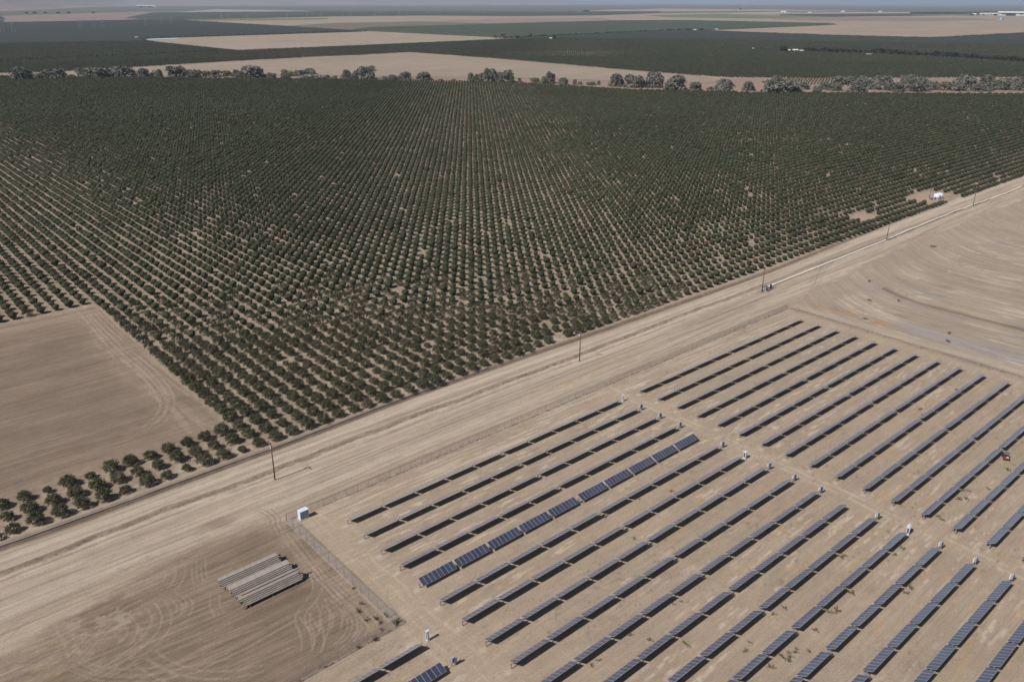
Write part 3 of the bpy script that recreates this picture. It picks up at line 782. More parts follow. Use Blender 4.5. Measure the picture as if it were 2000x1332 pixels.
# ------------------------------------------------------------------ pipes, pump, tank, machine
def pipeline(name, pts, r_, m_, label, cat, n=8):
    P = [Vector((x, y, gz(x, y)+z)) for x, y, z in pts]
    b = MB(); b.tube(P, r_, n); o = b.build(name, m_, None, True); tag(o, label, cat); return o
P = [(206.5, 28.4, .3)]
for x in np.arange(212, 496, 6.0):
    P.append((float(x), float(np.interp(x, [206, 308, 413, 428, 448, 460, 495], [28.5, 29.8, 32.0, 30.8, 31.6, 30.3, 32.4]))+random.gauss(0, .04), .24))
pipeline('surface_pipe', P, .30, M_pvc, 'long cream white irrigation pipe lying along the dirt road', 'pipe')
P = []
for x in np.arange(-190, 78, 4.0):
    P.append((float(x), float(np.interp(x, [-190, -59, -49, 2, 45, 85], [40, 39.4, 39.2, 39.6, 41.2, 40.8]))+1.35, .08))
pipeline('ditch_pipe', P, .065, M_gray_pipe, 'thin grey pipe running along the top of the ditch bank', 'pipe', 6)

r = empty('pump_unit', (204.2, 27.3, 0), .1); r.scale = (1.3, 1.3, 1.2); tag(r, 'cluttered grey pump and valve set at the end of the white pipe', 'pump')
b = MB(); b.box(-2.0, -.8, 0, 1.8, .8, .12); b.build('base_slab', M_conc, r)
b = MB(); b.tube([(-.8, 0, .12), (-.8, 0, 1.1)], .3, 10); b.tube([(-.8, 0, 1.1), (-.8, 0, 1.5)], [.22, .16], 10); b.build('motor', M_steeld, r)
b = MB(); b.tube([(-.8, 0, .5), (.6, 0, .5), (1.2, .3, .45), (2.3, 1.0, .45)], .17, 8); b.build('discharge_pipe', M_galv, r)
b = MB(); b.tube([(.5, 0, .5), (.5, 0, 1.15)], .07, 8); b.tube([(.28, 0, 1.15), (.72, 0, 1.15)], .05, 8); b.build('valve', M_dark, r)
b = MB(); b.box(-2.0, -.5, .12, -1.4, .2, 1.3); b.build('control_box', M_elec, r)
b = MB(); b.tube([(1.3, -.5, .1), (1.3, -.5, 1.5)], [.34, .3], 10); b.build('filter_tank', M_dark, r)
b = MB(); b.tube([(-1.9, -.9, .15), (.9, -.95, .22)], .09, 6); b.tube([(-1.5, -1.1, .15), (1.5, -.9, .3)], .07, 6); b.build('hose', M_dark, r)
b = MB(); b.tube([(-2.6, .2, .1), (-2.2, .5, .75), (-1.4, .9, .2)], .12, 6); b.box(.2, .9, 0, 1.6, 1.5, .5); b.build('scrap_pile', M_pipein, r)

r = empty('water_tank', (417.3, 51.6, 0), -.05); tag(r, 'pale blue-white water tank in a clearing at the orchard edge', 'tank')
b = MB(); b.box(-3.4, -1.8, 0, 3.9, 1.8, .2); b.build('base_slab', M_conc, r)
for s in (-1.5, 1.95):
    b = MB(); b.tube([(s, 0, .2), (s, 0, 2.9), (s, 0, 3.15), (s, 0, 3.3)], [1.7, 1.7, 1.3, .4], 18); b.build('tank_shell', M_tankw, r, True)
b = MB(); b.box(-3.5, -.6, 0, -2.9, .3, 1.5); b.build('control_cabinet', M_elecd, r)
b = MB(); b.tube([(3.3, .2, 0), (3.3, .2, 2.0), (3.0, .2, 2.2)], .18, 8); b.build('outlet_pipe', M_steeld, r)
b = MB(); b.tube([(-2.6, .5, 0), (-2.6, .5, 2.7), (-1.4, .3, 2.9)], .12, 8); b.build('inlet_pipe', M_cabd, r)
r = empty('equipment_box', (411.6, 52.8, 0)); tag(r, 'dark small equipment box left of the water tank', 'cabinet')
b = MB(); b.box(-.7, -.5, .1, .7, .5, 1.4); b.build('housing', M_elecd, r)
b = MB(); b.box(-.8, -.6, 0, .8, .6, .1); b.build('base_slab', M_conc, r)
b = MB(); b.box(-.75, -.55, 1.4, .75, .55, 1.48); b.build('lid', M_elec, r)

def utility_vehicle(x, y, rz):
    r = empty('utility_vehicle', (x, y, 0), rz); tag(r, 'small dark off-road buggy with red trim parked between solar rows', 'off-road vehicle')
    b = MB(); b.box(-1.2, -.55, .35, 1.1, .55, .6); b.add([(.35, -.5, .6), (1.15, -.5, .6), (1.15, .5, .6), (.35, .5, .6), (.4, -.45, .95), (1.0, -.4, .8), (1.0, .4, .8), (.4, .45, .95)],
        [(4, 5, 6, 7), (0, 1, 5, 4), (1, 2, 6, 5), (2, 3, 7, 6), (3, 0, 4, 7)]); b.build('body', M_dark, r)
    b = MB(); b.box(-1.25, -.6, .6, -.45, .6, .66); b.box(-1.25, -.6, .66, -1.2, .6, .9); b.box(-1.25, -.6, .66, -.45, -.55, .9); b.box(-1.25, .55, .66, -.45, .6, .9); b.build('cargo_bed', M_red, r)
    b = MB(); b.box(-.4, -.48, .6, .1, .48, .8); b.box(-.42, -.48, .8, -.28, .48, 1.25); b.build('seat', M_dark, r)
    for sx_ in (-.75, .75):
        for sy_ in (-.62, .62):
            b = MB(); b.tube([(sx_, sy_-.12, .3), (sx_, sy_+.12, .3)], .3, 14); w_ = b.build('wheel', M_rubber, r)
            b = MB(); b.tube([(sx_, sy_-.13, .3), (sx_, sy_+.13, .3)], .15, 10); b.build('rim', M_galv, w_)
    b = MB()
    for s in (-.5, .5): b.tube([(.45, s, .9), (.2, s, 1.75), (-.45, s, 1.75), (-.55, s, .7)], .03, 6)
    b.tube([(.2, -.5, 1.75), (.2, .5, 1.75)], .03, 6); b.tube([(-.45, -.5, 1.75), (-.45, .5, 1.75)], .03, 6); b.build('roll_cage', M_dark, r)
    b = MB(); b.box(-.3, -.4, 1.76, .2, .35, 1.8); b.build('roof', M_dark, r)
    b = MB(); b.tube([(.32, -.2, .95), (.18, -.2, 1.12)], .02, 6); b.tube([(.17, -.36, 1.12), (.15, -.04, 1.14)], .025, 6); b.build('steering_wheel', M_dark, r)
    b = MB(); b.box(-.95, -.35, .67, -.6, .1, .92); b.build('cargo_box', M_white, r)
utility_vehicle(137.5, -83.1, .5)

# ------------------------------------------------------------------ foliage meshes
def leaf_quads(C, N_, size, up=.35):
    """C (n,3) clump points -> quads of given size with scattered normals"""
    n = len(C)
    nrm = rng.normal(size=(n, 3))+N_*1.2; nrm[:, 2] += up; nrm /= np.linalg.norm(nrm, axis=1)[:, None]
    t = np.cross(nrm, rng.normal(size=(n, 3))); t /= np.linalg.norm(t, axis=1)[:, None]+1e-9
    u = np.cross(nrm, t)
    s = size*rng.uniform(.6, 1.25, (n, 1)); a = s*rng.uniform(.55, 1.0, (n, 1))
    Vq = np.stack([C-t*s*.5, C-u*a*.45, C+t*s*.5, C+u*a*.45], 1)
    return Vq            # (n,4,3)

def orchard_crown(n, size, seed, spiky=True, n_sh=110):
    """vase-shaped crown: shoots fan up from the trunk, leaves scattered along them. unit tree: radius about 1.9, height about 3.1"""
    R = np.random.default_rng(seed); cs = []; ns = []
    m_ = n_sh
    az = R.uniform(0, 2*PI, m_); el = np.arcsin(R.uniform(-.50, .98, m_)); ln = R.uniform(.86, 1.08, m_)
    lob = 1+.08*np.sin(az*3+R.uniform(0, 6))+.06*np.sin(az*5+R.uniform(0, 6))
    D = np.stack([np.cos(az)*np.cos(el), np.sin(az)*np.cos(el), np.sin(el)], 1)
    tip = D*np.array([1.9, 1.9, 1.5])*(ln*lob)[:, None]
    k = R.integers(0, m_, n); t = R.beta(5.0, 1.1, n)
    c = tip[k]*t[:, None]+R.normal(size=(n, 3))*.20
    c[:, 2] += 1.55
    c[:, 2] = np.maximum(c[:, 2], .35+R.uniform(0, .15, n))
    return leaf_quads(c, D[k]*.5, size), c

def quads_to(Vq):
    n = len(Vq); return Vq.reshape(-1, 3), np.arange(n*4).reshape(n, 4)

M_leaf = crown_mat('orchard_leaves', [(0, (.068, .070, .036)), (.35, (.076, .079, .040)), (.7, (.086, .088, .046)), (.9, (.096, .092, .054)), (1.0, (.112, .096, .064))])
M_leafA = attr_mat('orchard_leaves_far', .8, scales=((.9, .18),), spec=.2)
near_crowns = []; near_trunks = []
for v in range(8):
    Vq, _ = orchard_crown(2300, .28, 100+v)
    VV, FF = quads_to(Vq)
    near_crowns.append(np_mesh('crown', VV, FF, M_leaf))
    b = MB(); b.tube([(0, 0, -.15), (0, .02, .45), (0, 0, .8)], [.13, .10, .09], 7)
    for q in range(6):
        a = q*PI/3+v; b.tube([(0, 0, .7), (math.cos(a)*.5, math.sin(a)*.5, 1.3), (math.cos(a)*1.2, math.sin(a)*1.2, 2.1)], [.07, .045, .02], 5)
    near_trunks.append(b.mesh('trunk', M_bark, True))

# main orchard lattice -------------------------------------------------
river = [(-600, 2150), (178, 1320), (535, 943), (696, 746), (752, 571), (850, 440), (1082, 229), (1500, -150)]
def river_x(y):       # orchard lies on the near side: x < river_x(y)
    r = np.array(river[::-1]); return np.interp(y, r[:, 1], r[:, 0])
ii = np.arange(-140, 300); kk = np.arange(0, 420)
I, K = np.meshgrid(ii, kk, indexing='ij'); I = I.ravel(); K = K.ravel()
TX = -.1+4.61*I+rng.normal(0, .08, len(I)); TY = 44.2+5.86*K+rng.normal(0, .10, len(I))
TX += 0; 
tbias = fbm(TX/38, TY/38, 300, 3); 
keep = (TX < river_x(TY)-6) & ~((TX < -2.0) & (TY > 58) & (TY < 181))
keep &= ~((np.abs(TX-344) < 8.5) & (np.abs(TY-57.5) < 7.0)); keep &= ~((TX > 398) & (TX < 436) & (TY > 47.5) & (TY < 66)); keep &= ~((TX > 411) & (TX < 432) & (TY < 48))
px, py = proj(TX, TY, 1.5); keep &= (px > -45) & (px < 2045) & (py < 1345) & (py > -20)
keep &= rng.random(len(I)) > .004
TX, TY, I, K, tbias, px, py = [a[keep] for a in (TX, TY, I, K, tbias, px, py)]
dist = np.sqrt((TX-CAM[0])**2+(TY-CAM[1])**2+CAM[2]**2)
sz = np.clip(rng.normal(1.0, .085, len(TX)), .6, 1.3)*(1.02-.05*(tbias > .6))
sm = rng.random(len(TX)) < .03; sz[sm] *= rng.uniform(.55, .82, sm.sum())
sz = np.clip(sz, .38, 1.32)
sz *= np.interp(TY, [44, 46, 140, 260, 600, 2000], [.92, .88, .98, 1.04, 1.08, 1.12])
sz = np.where((TX < -2) & (TY < 60), sz*.96, sz)
ms = (TX < -2) & (TY < 60) & (rng.random(len(TX)) < .2); sz[ms] *= .72
order = np.argsort(dist)
infr = (px > -4) & (px < 2004) & (py < 1338)
ids = [i for i in order if infr[i]][:300]
isnear = np.zeros(len(TX), bool); isnear[ids] = True
# labels need counting positions along each row
rows = {}
for i in ids: rows.setdefault(int(K[i]), []).append(i)
rank = {}
for k, L in rows.items():
    L.sort(key=lambda i: px[i])
    for q, i in enumerate(L): rank[i] = q+1
for i in ids:
    k = int(K[i]); s = float(sz[i])
    r = empty('orchard_tree', (float(TX[i]), float(TY[i]), gz(float(TX[i]), float(TY[i]))), random.uniform(0, 6.28))
    r.scale = (s*random.uniform(.94, 1.06), s*random.uniform(.94, 1.06), s*random.uniform(.88, 1.02))
    size = 'tiny' if s < .6 else 'small' if s < .85 else 'full round' if s < 1.1 else 'large bushy'
    rn = 'front orchard row' if k == 0 else ordw(k+1)+' orchard row from the ditch'
    tag(r, f'{size} tree, {ordw(rank[i])} from the left in the {rn}', 'tree', 'orchard trees nearest the camera')
    v = random.randrange(8)
    link('trunk', near_trunks[v], r); link('crown', near_crowns[v], r)

# the rest of the orchard: one object of leaf clumps, coarser with distance
def lod_template(n, size, seed, trunk=False):
    Vq, _ = orchard_crown(n, size, seed); return Vq
def blob_template(nu, nv, seed):
    # a closed, dented, rounded crown of nu x nv faces on the same proportions as the leafy one
    R_ = np.random.default_rng(seed); P_ = np.zeros((nv+1, nu, 3))
    for v in range(nv+1):
        ph_ = -.42*PI+.92*PI*v/nv
        for u in range(nu):
            a = 2*PI*(u+.5*(v % 2))/nu; q = R_.uniform(.78, 1.10)
            P_[v, u] = (1.48*q*math.cos(a)*math.cos(ph_), 1.48*q*math.sin(a)*math.cos(ph_), 1.52+1.25*q*math.sin(ph_))
    Q = []
    for v in range(nv):
        for u in range(nu): Q.append([P_[v, u], P_[v, (u+1) % nu], P_[v+1, (u+1) % nu], P_[v+1, u]])
    Q = np.array(Q); L_ = orchard_crown(nu*nv, 1.35*math.sqrt(6.0/(nu*nv)), seed+1)[0]
    return np.concatenate([Q, L_])
def scatter(X, Y, S, Zg, n, size, nvar, seed0, tints):
    VV = []; TT = []
    blob = isinstance(n, tuple)
    if blob: nb = n; n = nb[0]*nb[1]*2
    var = rng.integers(0, nvar, len(X)); ang = rng.uniform(0, 2*PI, len(X))
    for v in range(nvar):
        m_ = var == v; T_ = blob_template(nb[0], nb[1], seed0+v) if blob else lod_template(n, size, seed0+v)
        if not m_.any(): continue
        ca, sa = np.cos(ang[m_])[:, None, None], np.sin(ang[m_])[:, None, None]; s = S[m_][:, None, None]
        x = (T_[None, ..., 0]*ca-T_[None, ..., 1]*sa)*s+X[m_][:, None, None]
        y = (T_[None, ..., 0]*sa+T_[None, ..., 1]*ca)*s+Y[m_][:, None, None]
        z = T_[None, ..., 2]*s+Zg[m_][:, None, None]
        VV.append(np.stack([x, y, z], -1).reshape(-1, 3))
        TT.append(np.repeat(tints[m_], n*4, 0))
    return np.concatenate(VV), np.concatenate(TT)
def tree_tints(n, X, Y, base=(.058, .066, .034)):
    c = np.array(base)[None]*(rng.uniform(.82, 1.2, (n, 1)))*(1+(fbm(X/60, Y/60, 301)-.5)[:, None]*.25)
    br = rng.random(n) < .12; c[br] = c[br]*.45+np.array([.105, .080, .056])*.55*rng.uniform(.7, 1.1, (br.sum(), 1))
    return c
rest = ~isnear; dj = dist*rng.uniform(.9, 1.1, len(dist))
parts = []
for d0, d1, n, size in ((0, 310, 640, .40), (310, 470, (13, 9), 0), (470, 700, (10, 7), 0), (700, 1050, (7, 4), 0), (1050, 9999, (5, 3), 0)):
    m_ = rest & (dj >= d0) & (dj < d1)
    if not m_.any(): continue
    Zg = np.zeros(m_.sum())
    parts.append(scatter(TX[m_], TY[m_], sz[m_], Zg, n, size, 6, 400+int(d0), tree_tints(m_.sum(), TX[m_], TY[m_])*(.80 if isinstance(n, tuple) else .95)))  # blob tints darkened: leaf self-shading put into the crown colour
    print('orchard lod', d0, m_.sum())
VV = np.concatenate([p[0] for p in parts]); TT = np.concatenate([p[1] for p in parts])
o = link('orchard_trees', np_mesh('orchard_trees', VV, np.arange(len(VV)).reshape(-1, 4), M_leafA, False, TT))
tag(o, 'thousands of dark green orchard trees in straight rows filling the middle distance', 'orchard', kind='stuff')

# ------------------------------------------------------------------ far country: field sheets
M_far = attr_mat('far_soil', scales=((.004, .08), (.03, .06)), stretch=[(.01, .10, (1, 8, 1)), (.2, .06, (1, 1, 1))])
def sheet(name, pix, colr, z, label, cat, world=None):
    P = [G(*p) for p in pix] if world is None else world
    n = len(P)
    V = np.array([(x, y, z) for x, y in P]); me = bpy.data.meshes.new(name)
    me.from_pydata([tuple(v) for v in V], [], [tuple(range(n))])
    a = me.attributes.new('tint', 'FLOAT_COLOR', 'POINT'); a.data.foreach_set('color', np.tile(np.array([*colr, 1], np.float32), n))
    me.materials.append(M_far); me.update()
    if me.polygons[0].normal.z < 0: me.flip_normals()
    o = link(name, me); tag(o, label, cat, kind='structure'); return o
BE = (.315, .25, .195); PK = (.30, .225, .185); GR = (.115, .125, .07); DG = (.062, .070, .045)
sheet('plain', None, (.125, .118, .082), .2, 'wide dusky farmland plain reaching the horizon', 'ground',
      world=[G(-300, 100), G(2300, 100), (69000, 8000), (60000, 69000), (8000, 69000), (-9000, 30000)])
# riverbed strip
sheet('riverbed', [(-250, 172), (0, 160), (455, 153), (650, 157), (912, 163), (1084, 166), (1175, 171), (1350, 181), (1492, 185), (1590, 186), (2000, 183), (2300, 178),
                   (2300, 150), (2000, 150), (1640, 153), (1422, 155), (1300, 150), (1080, 140), (900, 130), (700, 128), (465, 132), (252, 138), (124, 142), (-250, 150)],
      (.28, .205, .165), .06, 'pinkish dry riverbed strip behind the orchard', 'riverbed')
sheet('fallow_field', [(60, 150), (124, 144), (157, 138.5), (252, 134), (465, 121), (595, 114), (700, 110), (800, 104), (930, 114), (1080, 126), (1196, 136.5), (1350, 149), (1422, 156), (1380, 163), (1175, 158), (1084, 154), (912, 152), (650, 148), (455, 147), (200, 150)],
      (.30, .242, .19), .35, 'pale fallow field just beyond the riverbed trees', 'field')
sheet('fallow_field', [(270, 77), (350, 74.5), (700, 63), (720, 62), (965, 74), (1010, 76), (982, 77.5), (700, 90), (462, 99.5), (308, 83)], (.32, .258, .20), .45, 'pale bare field between two dark orchards at upper left', 'field')
sheet('fallow_field', [(350, 40.5), (500, 37), (650, 33), (825, 31.5), (1000, 33), (1175, 31), (1280, 27), (1405, 25.5), (1524, 29), (1524, 31), (1622, 33.5), (1780, 32.5), (1860, 31), (2000, 32), (2300, 34), (2300, 70), (2000, 65.5), (1818, 75.5), (1632, 71), (1370, 61), (1597, 51), (1632, 48.6), (1615, 47.5), (1300, 41), (1210, 42), (965, 49), (720, 56), (690, 60), (553, 52.5)],
      BE, .5, 'broad beige bare fields across the far plain', 'field')
sheet('stubble_field', [(553, 52), (650, 46), (807, 43), (960, 46.5), (1100, 43), (965, 49), (720, 56), (690, 60)], (.16, .15, .105), .8, 'thin greenish stubble wedge in the far fields', 'field')
sheet('ploughed_field', [(807, 43), (1000, 36.5), (1170, 36), (1210, 41), (1100, 43), (960, 46.5)], (.27, .20, .17), .85, 'brownish ploughed field in the far distance', 'field')
sheet('green_field', [(1262, 31), (1405, 27.5), (1524, 31), (1615, 34), (1615, 37), (1457, 37), (1300, 34.5)], (.15, .17, .08), .9, 'thin bright green crop field in the far distance', 'field')
sheet('green_field', [(355, 41), (455, 37.5), (640, 36), (640, 38.5), (500, 41)], (.15, .18, .08), .9, 'thin green crop strip in the far left distance', 'field')
sheet('ploughed_field', [(1622, 34), (1900, 36), (1950, 40), (1800, 42.5), (1560, 41), (1500, 38)], (.25, .185, .155), .95, 'brownish band across the far right field', 'field')
sheet('fallow_field', [(0, 32), (260, 24), (560, 22), (420, 24), (262, 38), (240, 41), (0, 45.5), (-250, 50), (-250, 40)], (.25, .19, .165), .5, 'dull beige bare strip at the far left', 'field')
sheet('fallow_field', [(335, 25), (420, 19), (560, 21), (640, 23.5), (500, 24)], (.36, .28, .23), .6, 'narrow bare strip at far left near the hills', 'field')
sheet('fallow_field', [(1200, 21), (1290, 17.5), (1700, 22), (1560, 22.5)], (.34, .27, .22), .6, 'narrow bare strip in the far middle distance', 'field')
sheet('fallow_field', [(1100, 24), (1200, 19.5), (1500, 19), (1600, 21.5), (1300, 23.5)], (.33, .26, .21), .65, 'thin bare strip near the horizon', 'field')
sheet('fallow_field', [(1500, 24), (1780, 24.5), (1776, 27), (1520, 28), (1300, 29)], (.36, .285, .225), .65, 'thin bare strip in front of the far sheds', 'field')
sheet('fallow_field', [(1300, 9), (1500, 10.5), (1900, 12.5), (1880, 11.5), (1500, 9.5)], (.36, .29, .24), .7, 'pale sliver of bare land on the horizon', 'field')
sheet('pond', [(268, 77.5), (345, 75.3), (352, 76.5), (275, 79)], (.42, .50, .62), .6, 'narrow pale blue water strip at the tip of the bare field', 'water')

# far orchards as low trees out to about two kilometres, then as blocks
def inpoly(X, Y, P):
    c = np.zeros(len(X), bool); j = len(P)-1
    for i in range(len(P)):
        xi, yi = P[i]; xj, yj = P[j]
        cond = ((yi > Y) != (yj > Y)) & (X < (xj-xi)*(Y-yi)/(yj-yi+1e-12)+xi)
        c ^= cond; j = i
    return c
def lodblob(n, size, seed):
    return orchard_crown(n, size, seed)[0]
def far_orchard(pix, z, base, step, n, size, dmax, thin=None):
    P = [G(*p) for p in pix]; xs = [p[0] for p in P]; ys = [p[1] for p in P]
    gx = np.arange(max(min(xs), -1500), min(max(xs), 4600), step[0]); gy = np.arange(max(min(ys), -500), min(max(ys), 4600), step[1])
    X, Y = np.meshgrid(gx, gy, indexing='ij'); X = X.ravel(); Y = Y.ravel()
    d = np.hypot(X-CAM[0], Y-CAM[1]); qx, qy = proj(X, Y, 2)
    m_ = (d < dmax) & (qx > -30) & (qx < 2030)
    X, Y = X[m_], Y[m_]; m_ = inpoly(X, Y, P); X, Y = X[m_], Y[m_]
    m_ = rng.random(len(X)) > .02; X, Y = X[m_], Y[m_]
    X = X+rng.normal(0, .2, len(X)); Y = Y+rng.normal(0, .25, len(X))
    S = np.clip(rng.normal(1.12, .09, len(X)), .7, 1.5)*(step[1]/5.86 if step[1] < 8 else .8)
    return scatter(X, Y, S, np.zeros(len(X))+z, n, size, 4, 700, tree_tints(len(X), X, Y, base))
ORB = [(-250, 150), (0, 144), (124, 141.5), (157, 137.5), (252, 133), (465, 120), (595, 113.2), (700, 109), (800, 103), (930, 113), (1080, 125), (1196, 135.5), (1350, 148), (1422, 152.5), (1640, 154), (2000, 152), (2300, 150),
       (2300, 70), (2000, 66.5), (1818, 76.2), (1632, 71.8), (1370, 62), (1300, 62.5), (1084, 73), (982, 78.3), (700, 91), (462, 100.5), (308, 84), (268, 79), (300, 76), (350, 73.8), (700, 62.5), (553, 53), (367, 42), (262, 41), (0, 46.2), (-250, 51)]
v1, t1 = far_orchard(ORB, .1, (.046, .054, .032), (4.7, 5.9), (5, 3), 0, 1750)
v2, t2 = far_orchard(ORB, .1, (.049, .054, .034), (6.2, 6.2), (4, 2), 0, 2600)
d2 = np.hypot(v2[:, 0]-CAM[0], v2[:, 1]-CAM[1]).reshape(-1, 4).mean(1) > 1745
v2 = v2.reshape(-1, 4, 3)[d2].reshape(-1, 3); t2 = t2.reshape(-1, 4, 3)[d2].reshape(-1, 3)
YNG = [(1480, 163), (1520, 155), (1620, 153), (1650, 158), (1600, 168), (1520, 168)]
v3, t3 = far_orchard(YNG, .4, (.06, .07, .04), (9, 9), (5, 3), 0, 2000)
VV = np.concatenate([v1, v2, v3]); TT = np.concatenate([t1, t2, t3]); print('far orchard quads', len(VV)//4)
o = link('far_orchard_trees', np_mesh('far_orchard_trees', VV, np.arange(len(VV)).reshape(-1, 4), M_leafA, False, TT))
tag(o, 'dark orchards beyond the riverbed, trees merging into a green carpet', 'orchard', kind='stuff')

# canopy slabs for the most distant orchards
def canopy(pix, base, h, cell, dmin=0, dmax=12000, seed=0):
    P = [G(*p) for p in pix]; xs = [p[0] for p in P]; ys = [p[1] for p in P]
    gx = np.arange(min(xs), max(xs), cell); gy = np.arange(min(ys), max(ys), cell)
    X, Y = np.meshgrid(gx, gy, indexing='ij'); sh = X.shape; Xf, Yf = X.ravel(), Y.ravel()
    d = np.hypot(Xf-CAM[0], Yf-CAM[1]); ins = inpoly(Xf, Yf, P) & (d > dmin) & (d < dmax)
    qx, _ = proj(Xf, Yf, 0); ins &= (qx > -60) & (qx < 2060)
    Zt = np.where(ins, h*(.75+.5*rng.random(len(Xf))), .0)
    Xj = Xf+rng.normal(0, cell*.12, len(Xf)); Yj = Yf+rng.normal(0, cell*.12, len(Xf))
    V = np.stack([Xj, Yj, Zt+.6], -1); id_ = np.arange(len(Xf)).reshape(sh)
    F = np.stack([id_[:-1, :-1], id_[1:, :-1], id_[1:, 1:], id_[:-1, 1:]], -1).reshape(-1, 4)
    k = ins[F].any(1); F = F[k]
    u, inv = np.unique(F, return_inverse=True); V = V[u]; F = inv.reshape(-1, 4)
    T = np.array(base)[None]*rng.uniform(.8, 1.2, (len(V), 1))
    return V, F, T
slabs = []
for pix, base, h, cell, dmin, dmax in (
    (ORB, (.044, .047, .038), 4.2, 9, 2590, 5600),
    ([(720, 61), (690, 60), (720, 56), (965, 49), (1210, 42), (1350, 41.5), (1615, 47.5), (1632, 48.8), (1597, 51), (1370, 60), (1350, 60.3), (1084, 72), (1035, 74.2), (965, 73)], (.064, .076, .048), 4.2, 12, 2000, 9000),
    ([(367, 40.5), (262, 40), (430, 36.5), (640, 33), (825, 30.5), (1000, 31.5), (1175, 30), (1280, 26), (1290, 23.5), (1000, 24), (640, 23.5), (300, 26), (250, 36)], (.060, .068, .050), 4.5, 26, 4500, 12000),
    ([(1524, 30), (1776, 28), (1780, 31), (1622, 34)], (.055, .065, .045), 4.5, 22, 4500, 12000),
    ([(-250, 48), (0, 45), (0, 33), (-250, 38)], (.05, .056, .045), 4.5, 30, 4000, 12000)):
    slabs.append(canopy(pix, base, h, cell, dmin, dmax))
off = 0; Vs = []; Fs = []; Ts = []
for v_, f_, t_ in slabs: Vs.append(v_); Fs.append(f_+off); Ts.append(t_); off += len(v_)
print('slab quads', sum(len(f) for f in Fs))
o = link('distant_orchards', np_mesh('distant_orchards', np.concatenate(Vs), np.concatenate(Fs), M_leafA, False, np.concatenate(Ts)))
tag(o, 'most distant dark orchard blocks on the plain, reading as one green carpet', 'orchard', kind='stuff')

# ------------------------------------------------------------------ riverbed trees, shrubs and lone far trees
def bush_crown(seed, n=1500, size=.085, squat=1.0, lobes=7):
    """unit bush: radius 1, height about 1.5; several merged domes of leaf clumps"""
    R = np.random.default_rng(seed); C = []; N = []
    for l in range(lobes):
        a = R.uniform(0, 2*PI); rr = R.uniform(.1, .62); cx, cy = rr*math.cos(a), rr*math.sin(a)
        rad = R.uniform(.34, .55); cz = R.uniform(.3, .95)*squat; k = n//lobes
        d = R.normal(size=(k, 3)); d /= np.linalg.norm(d, axis=1)[:, None]; d[:, 2] = np.abs(d[:, 2])*1.0-.25
        q = R.uniform(.72, 1.06, (k, 1))
        C.append(np.array([cx, cy, cz])+d*q*rad*np.array([1, 1, 1.1])); N.append(d)
    k = n//3; d = R.normal(size=(k, 3)); d /= np.linalg.norm(d, axis=1)[:, None]; d[:, 2] = np.abs(d[:, 2])
    C.append(d*R.uniform(.6, .95, (k, 1))*np.array([.95, .95, .8])); N.append(d)
    C = np.concatenate(C); N = np.concatenate(N); C[:, 2] = np.maximum(C[:, 2], .05)
    return leaf_quads(C, N, size*2.0, .2)
def bush_trunk(seed):
    R = random.Random(seed); b = MB()
    for q in range(4):
        a = R.uniform(0, 6.28); b.tube([(0, 0, -.05), (math.cos(a)*.15, math.sin(a)*.15, .35), (math.cos(a)*.4, math.sin(a)*.4, .8)], [.07, .05, .025], 5)
    return b.mesh('trunk', M_bark)
M_grey = crown_mat('riverbed_leaves', [(0, (.135, .135, .112)), (.4, (.155, .155, .13)), (.8, (.175, .17, .145)), (1, (.135, .14, .108))], .8)
M_pale = crown_mat('pale_brush', [(0, (.26, .235, .205)), (1, (.30, .27, .24))], .85)
M_yel = crown_mat('yellow_green_shrub', [(0, (.19, .18, .095)), (1, (.22, .20, .11))], .8)
M_dkt = crown_mat('dark_evergreen', [(0, (.030, .034, .026)), (1, (.042, .048, .034))], .8)
M_lite = crown_mat('light_green_tree', [(0, (.12, .135, .058)), (1, (.14, .15, .07))], .8)
M_brn = crown_mat('dry_brown_tree', [(0, (.165, .135, .115)), (1, (.19, .155, .13))], .85)
bush_me = {}
for mn, mt in (('g', M_grey), ('p', M_pale), ('y', M_yel), ('d', M_dkt), ('l', M_lite), ('b', M_brn)):
    bush_me[mn] = []
    for v in range(4 if mn == 'g' else 2):
        VV, FF = quads_to(bush_crown(900+v+10*ord(mn), 1300 if mn == 'g' else 600, .085 if mn == 'g' else .11)); bush_me[mn].append(np_mesh('crown', VV, FF, mt))
bush_tr = [bush_trunk(s) for s in range(3)]
KN = {'g': 'grey-green', 'p': 'pale grey leafless', 'y': 'yellow-green', 'd': 'dark', 'l': 'light green', 'b': 'dry brown'}
RT = []
def S_(scale, ox, L):
    for (a, bb, w_, h_, kd) in L: RT.append((ox+a/scale, bb/scale, w_/scale, h_/scale, kd))
S_(2.857, 0, [(110,450,115,70,'g'),(200,448,60,35,'g'),(250,446,60,38,'g'),(300,445,120,55,'g'),(395,442,60,22,'b'),(470,440,80,60,'g'),(540,440,105,68,'g'),(610,438,70,52,'g'),(680,437,130,64,'g'),(745,436,50,30,'b'),(795,435,62,58,'g'),(850,430,60,30,'y'),
 (888,437,40,50,'g'),(975,437,95,70,'g'),(1050,435,70,45,'g'),(1095,432,50,42,'g'),(1150,428,60,30,'y'),(1195,432,70,42,'b'),(1265,428,60,32,'y'),(1312,432,50,42,'g'),(1400,437,155,72,'g'),(1340,437,60,40,'g'),(1515,440,52,38,'g'),(1590,442,60,35,'g'),(1600,428,70,36,'y'),(1650,428,40,34,'y'),
 (1715,440,110,60,'g'),(1745,446,110,28,'p'),(1820,442,40,24,'g'),(1860,444,50,14,'b')])
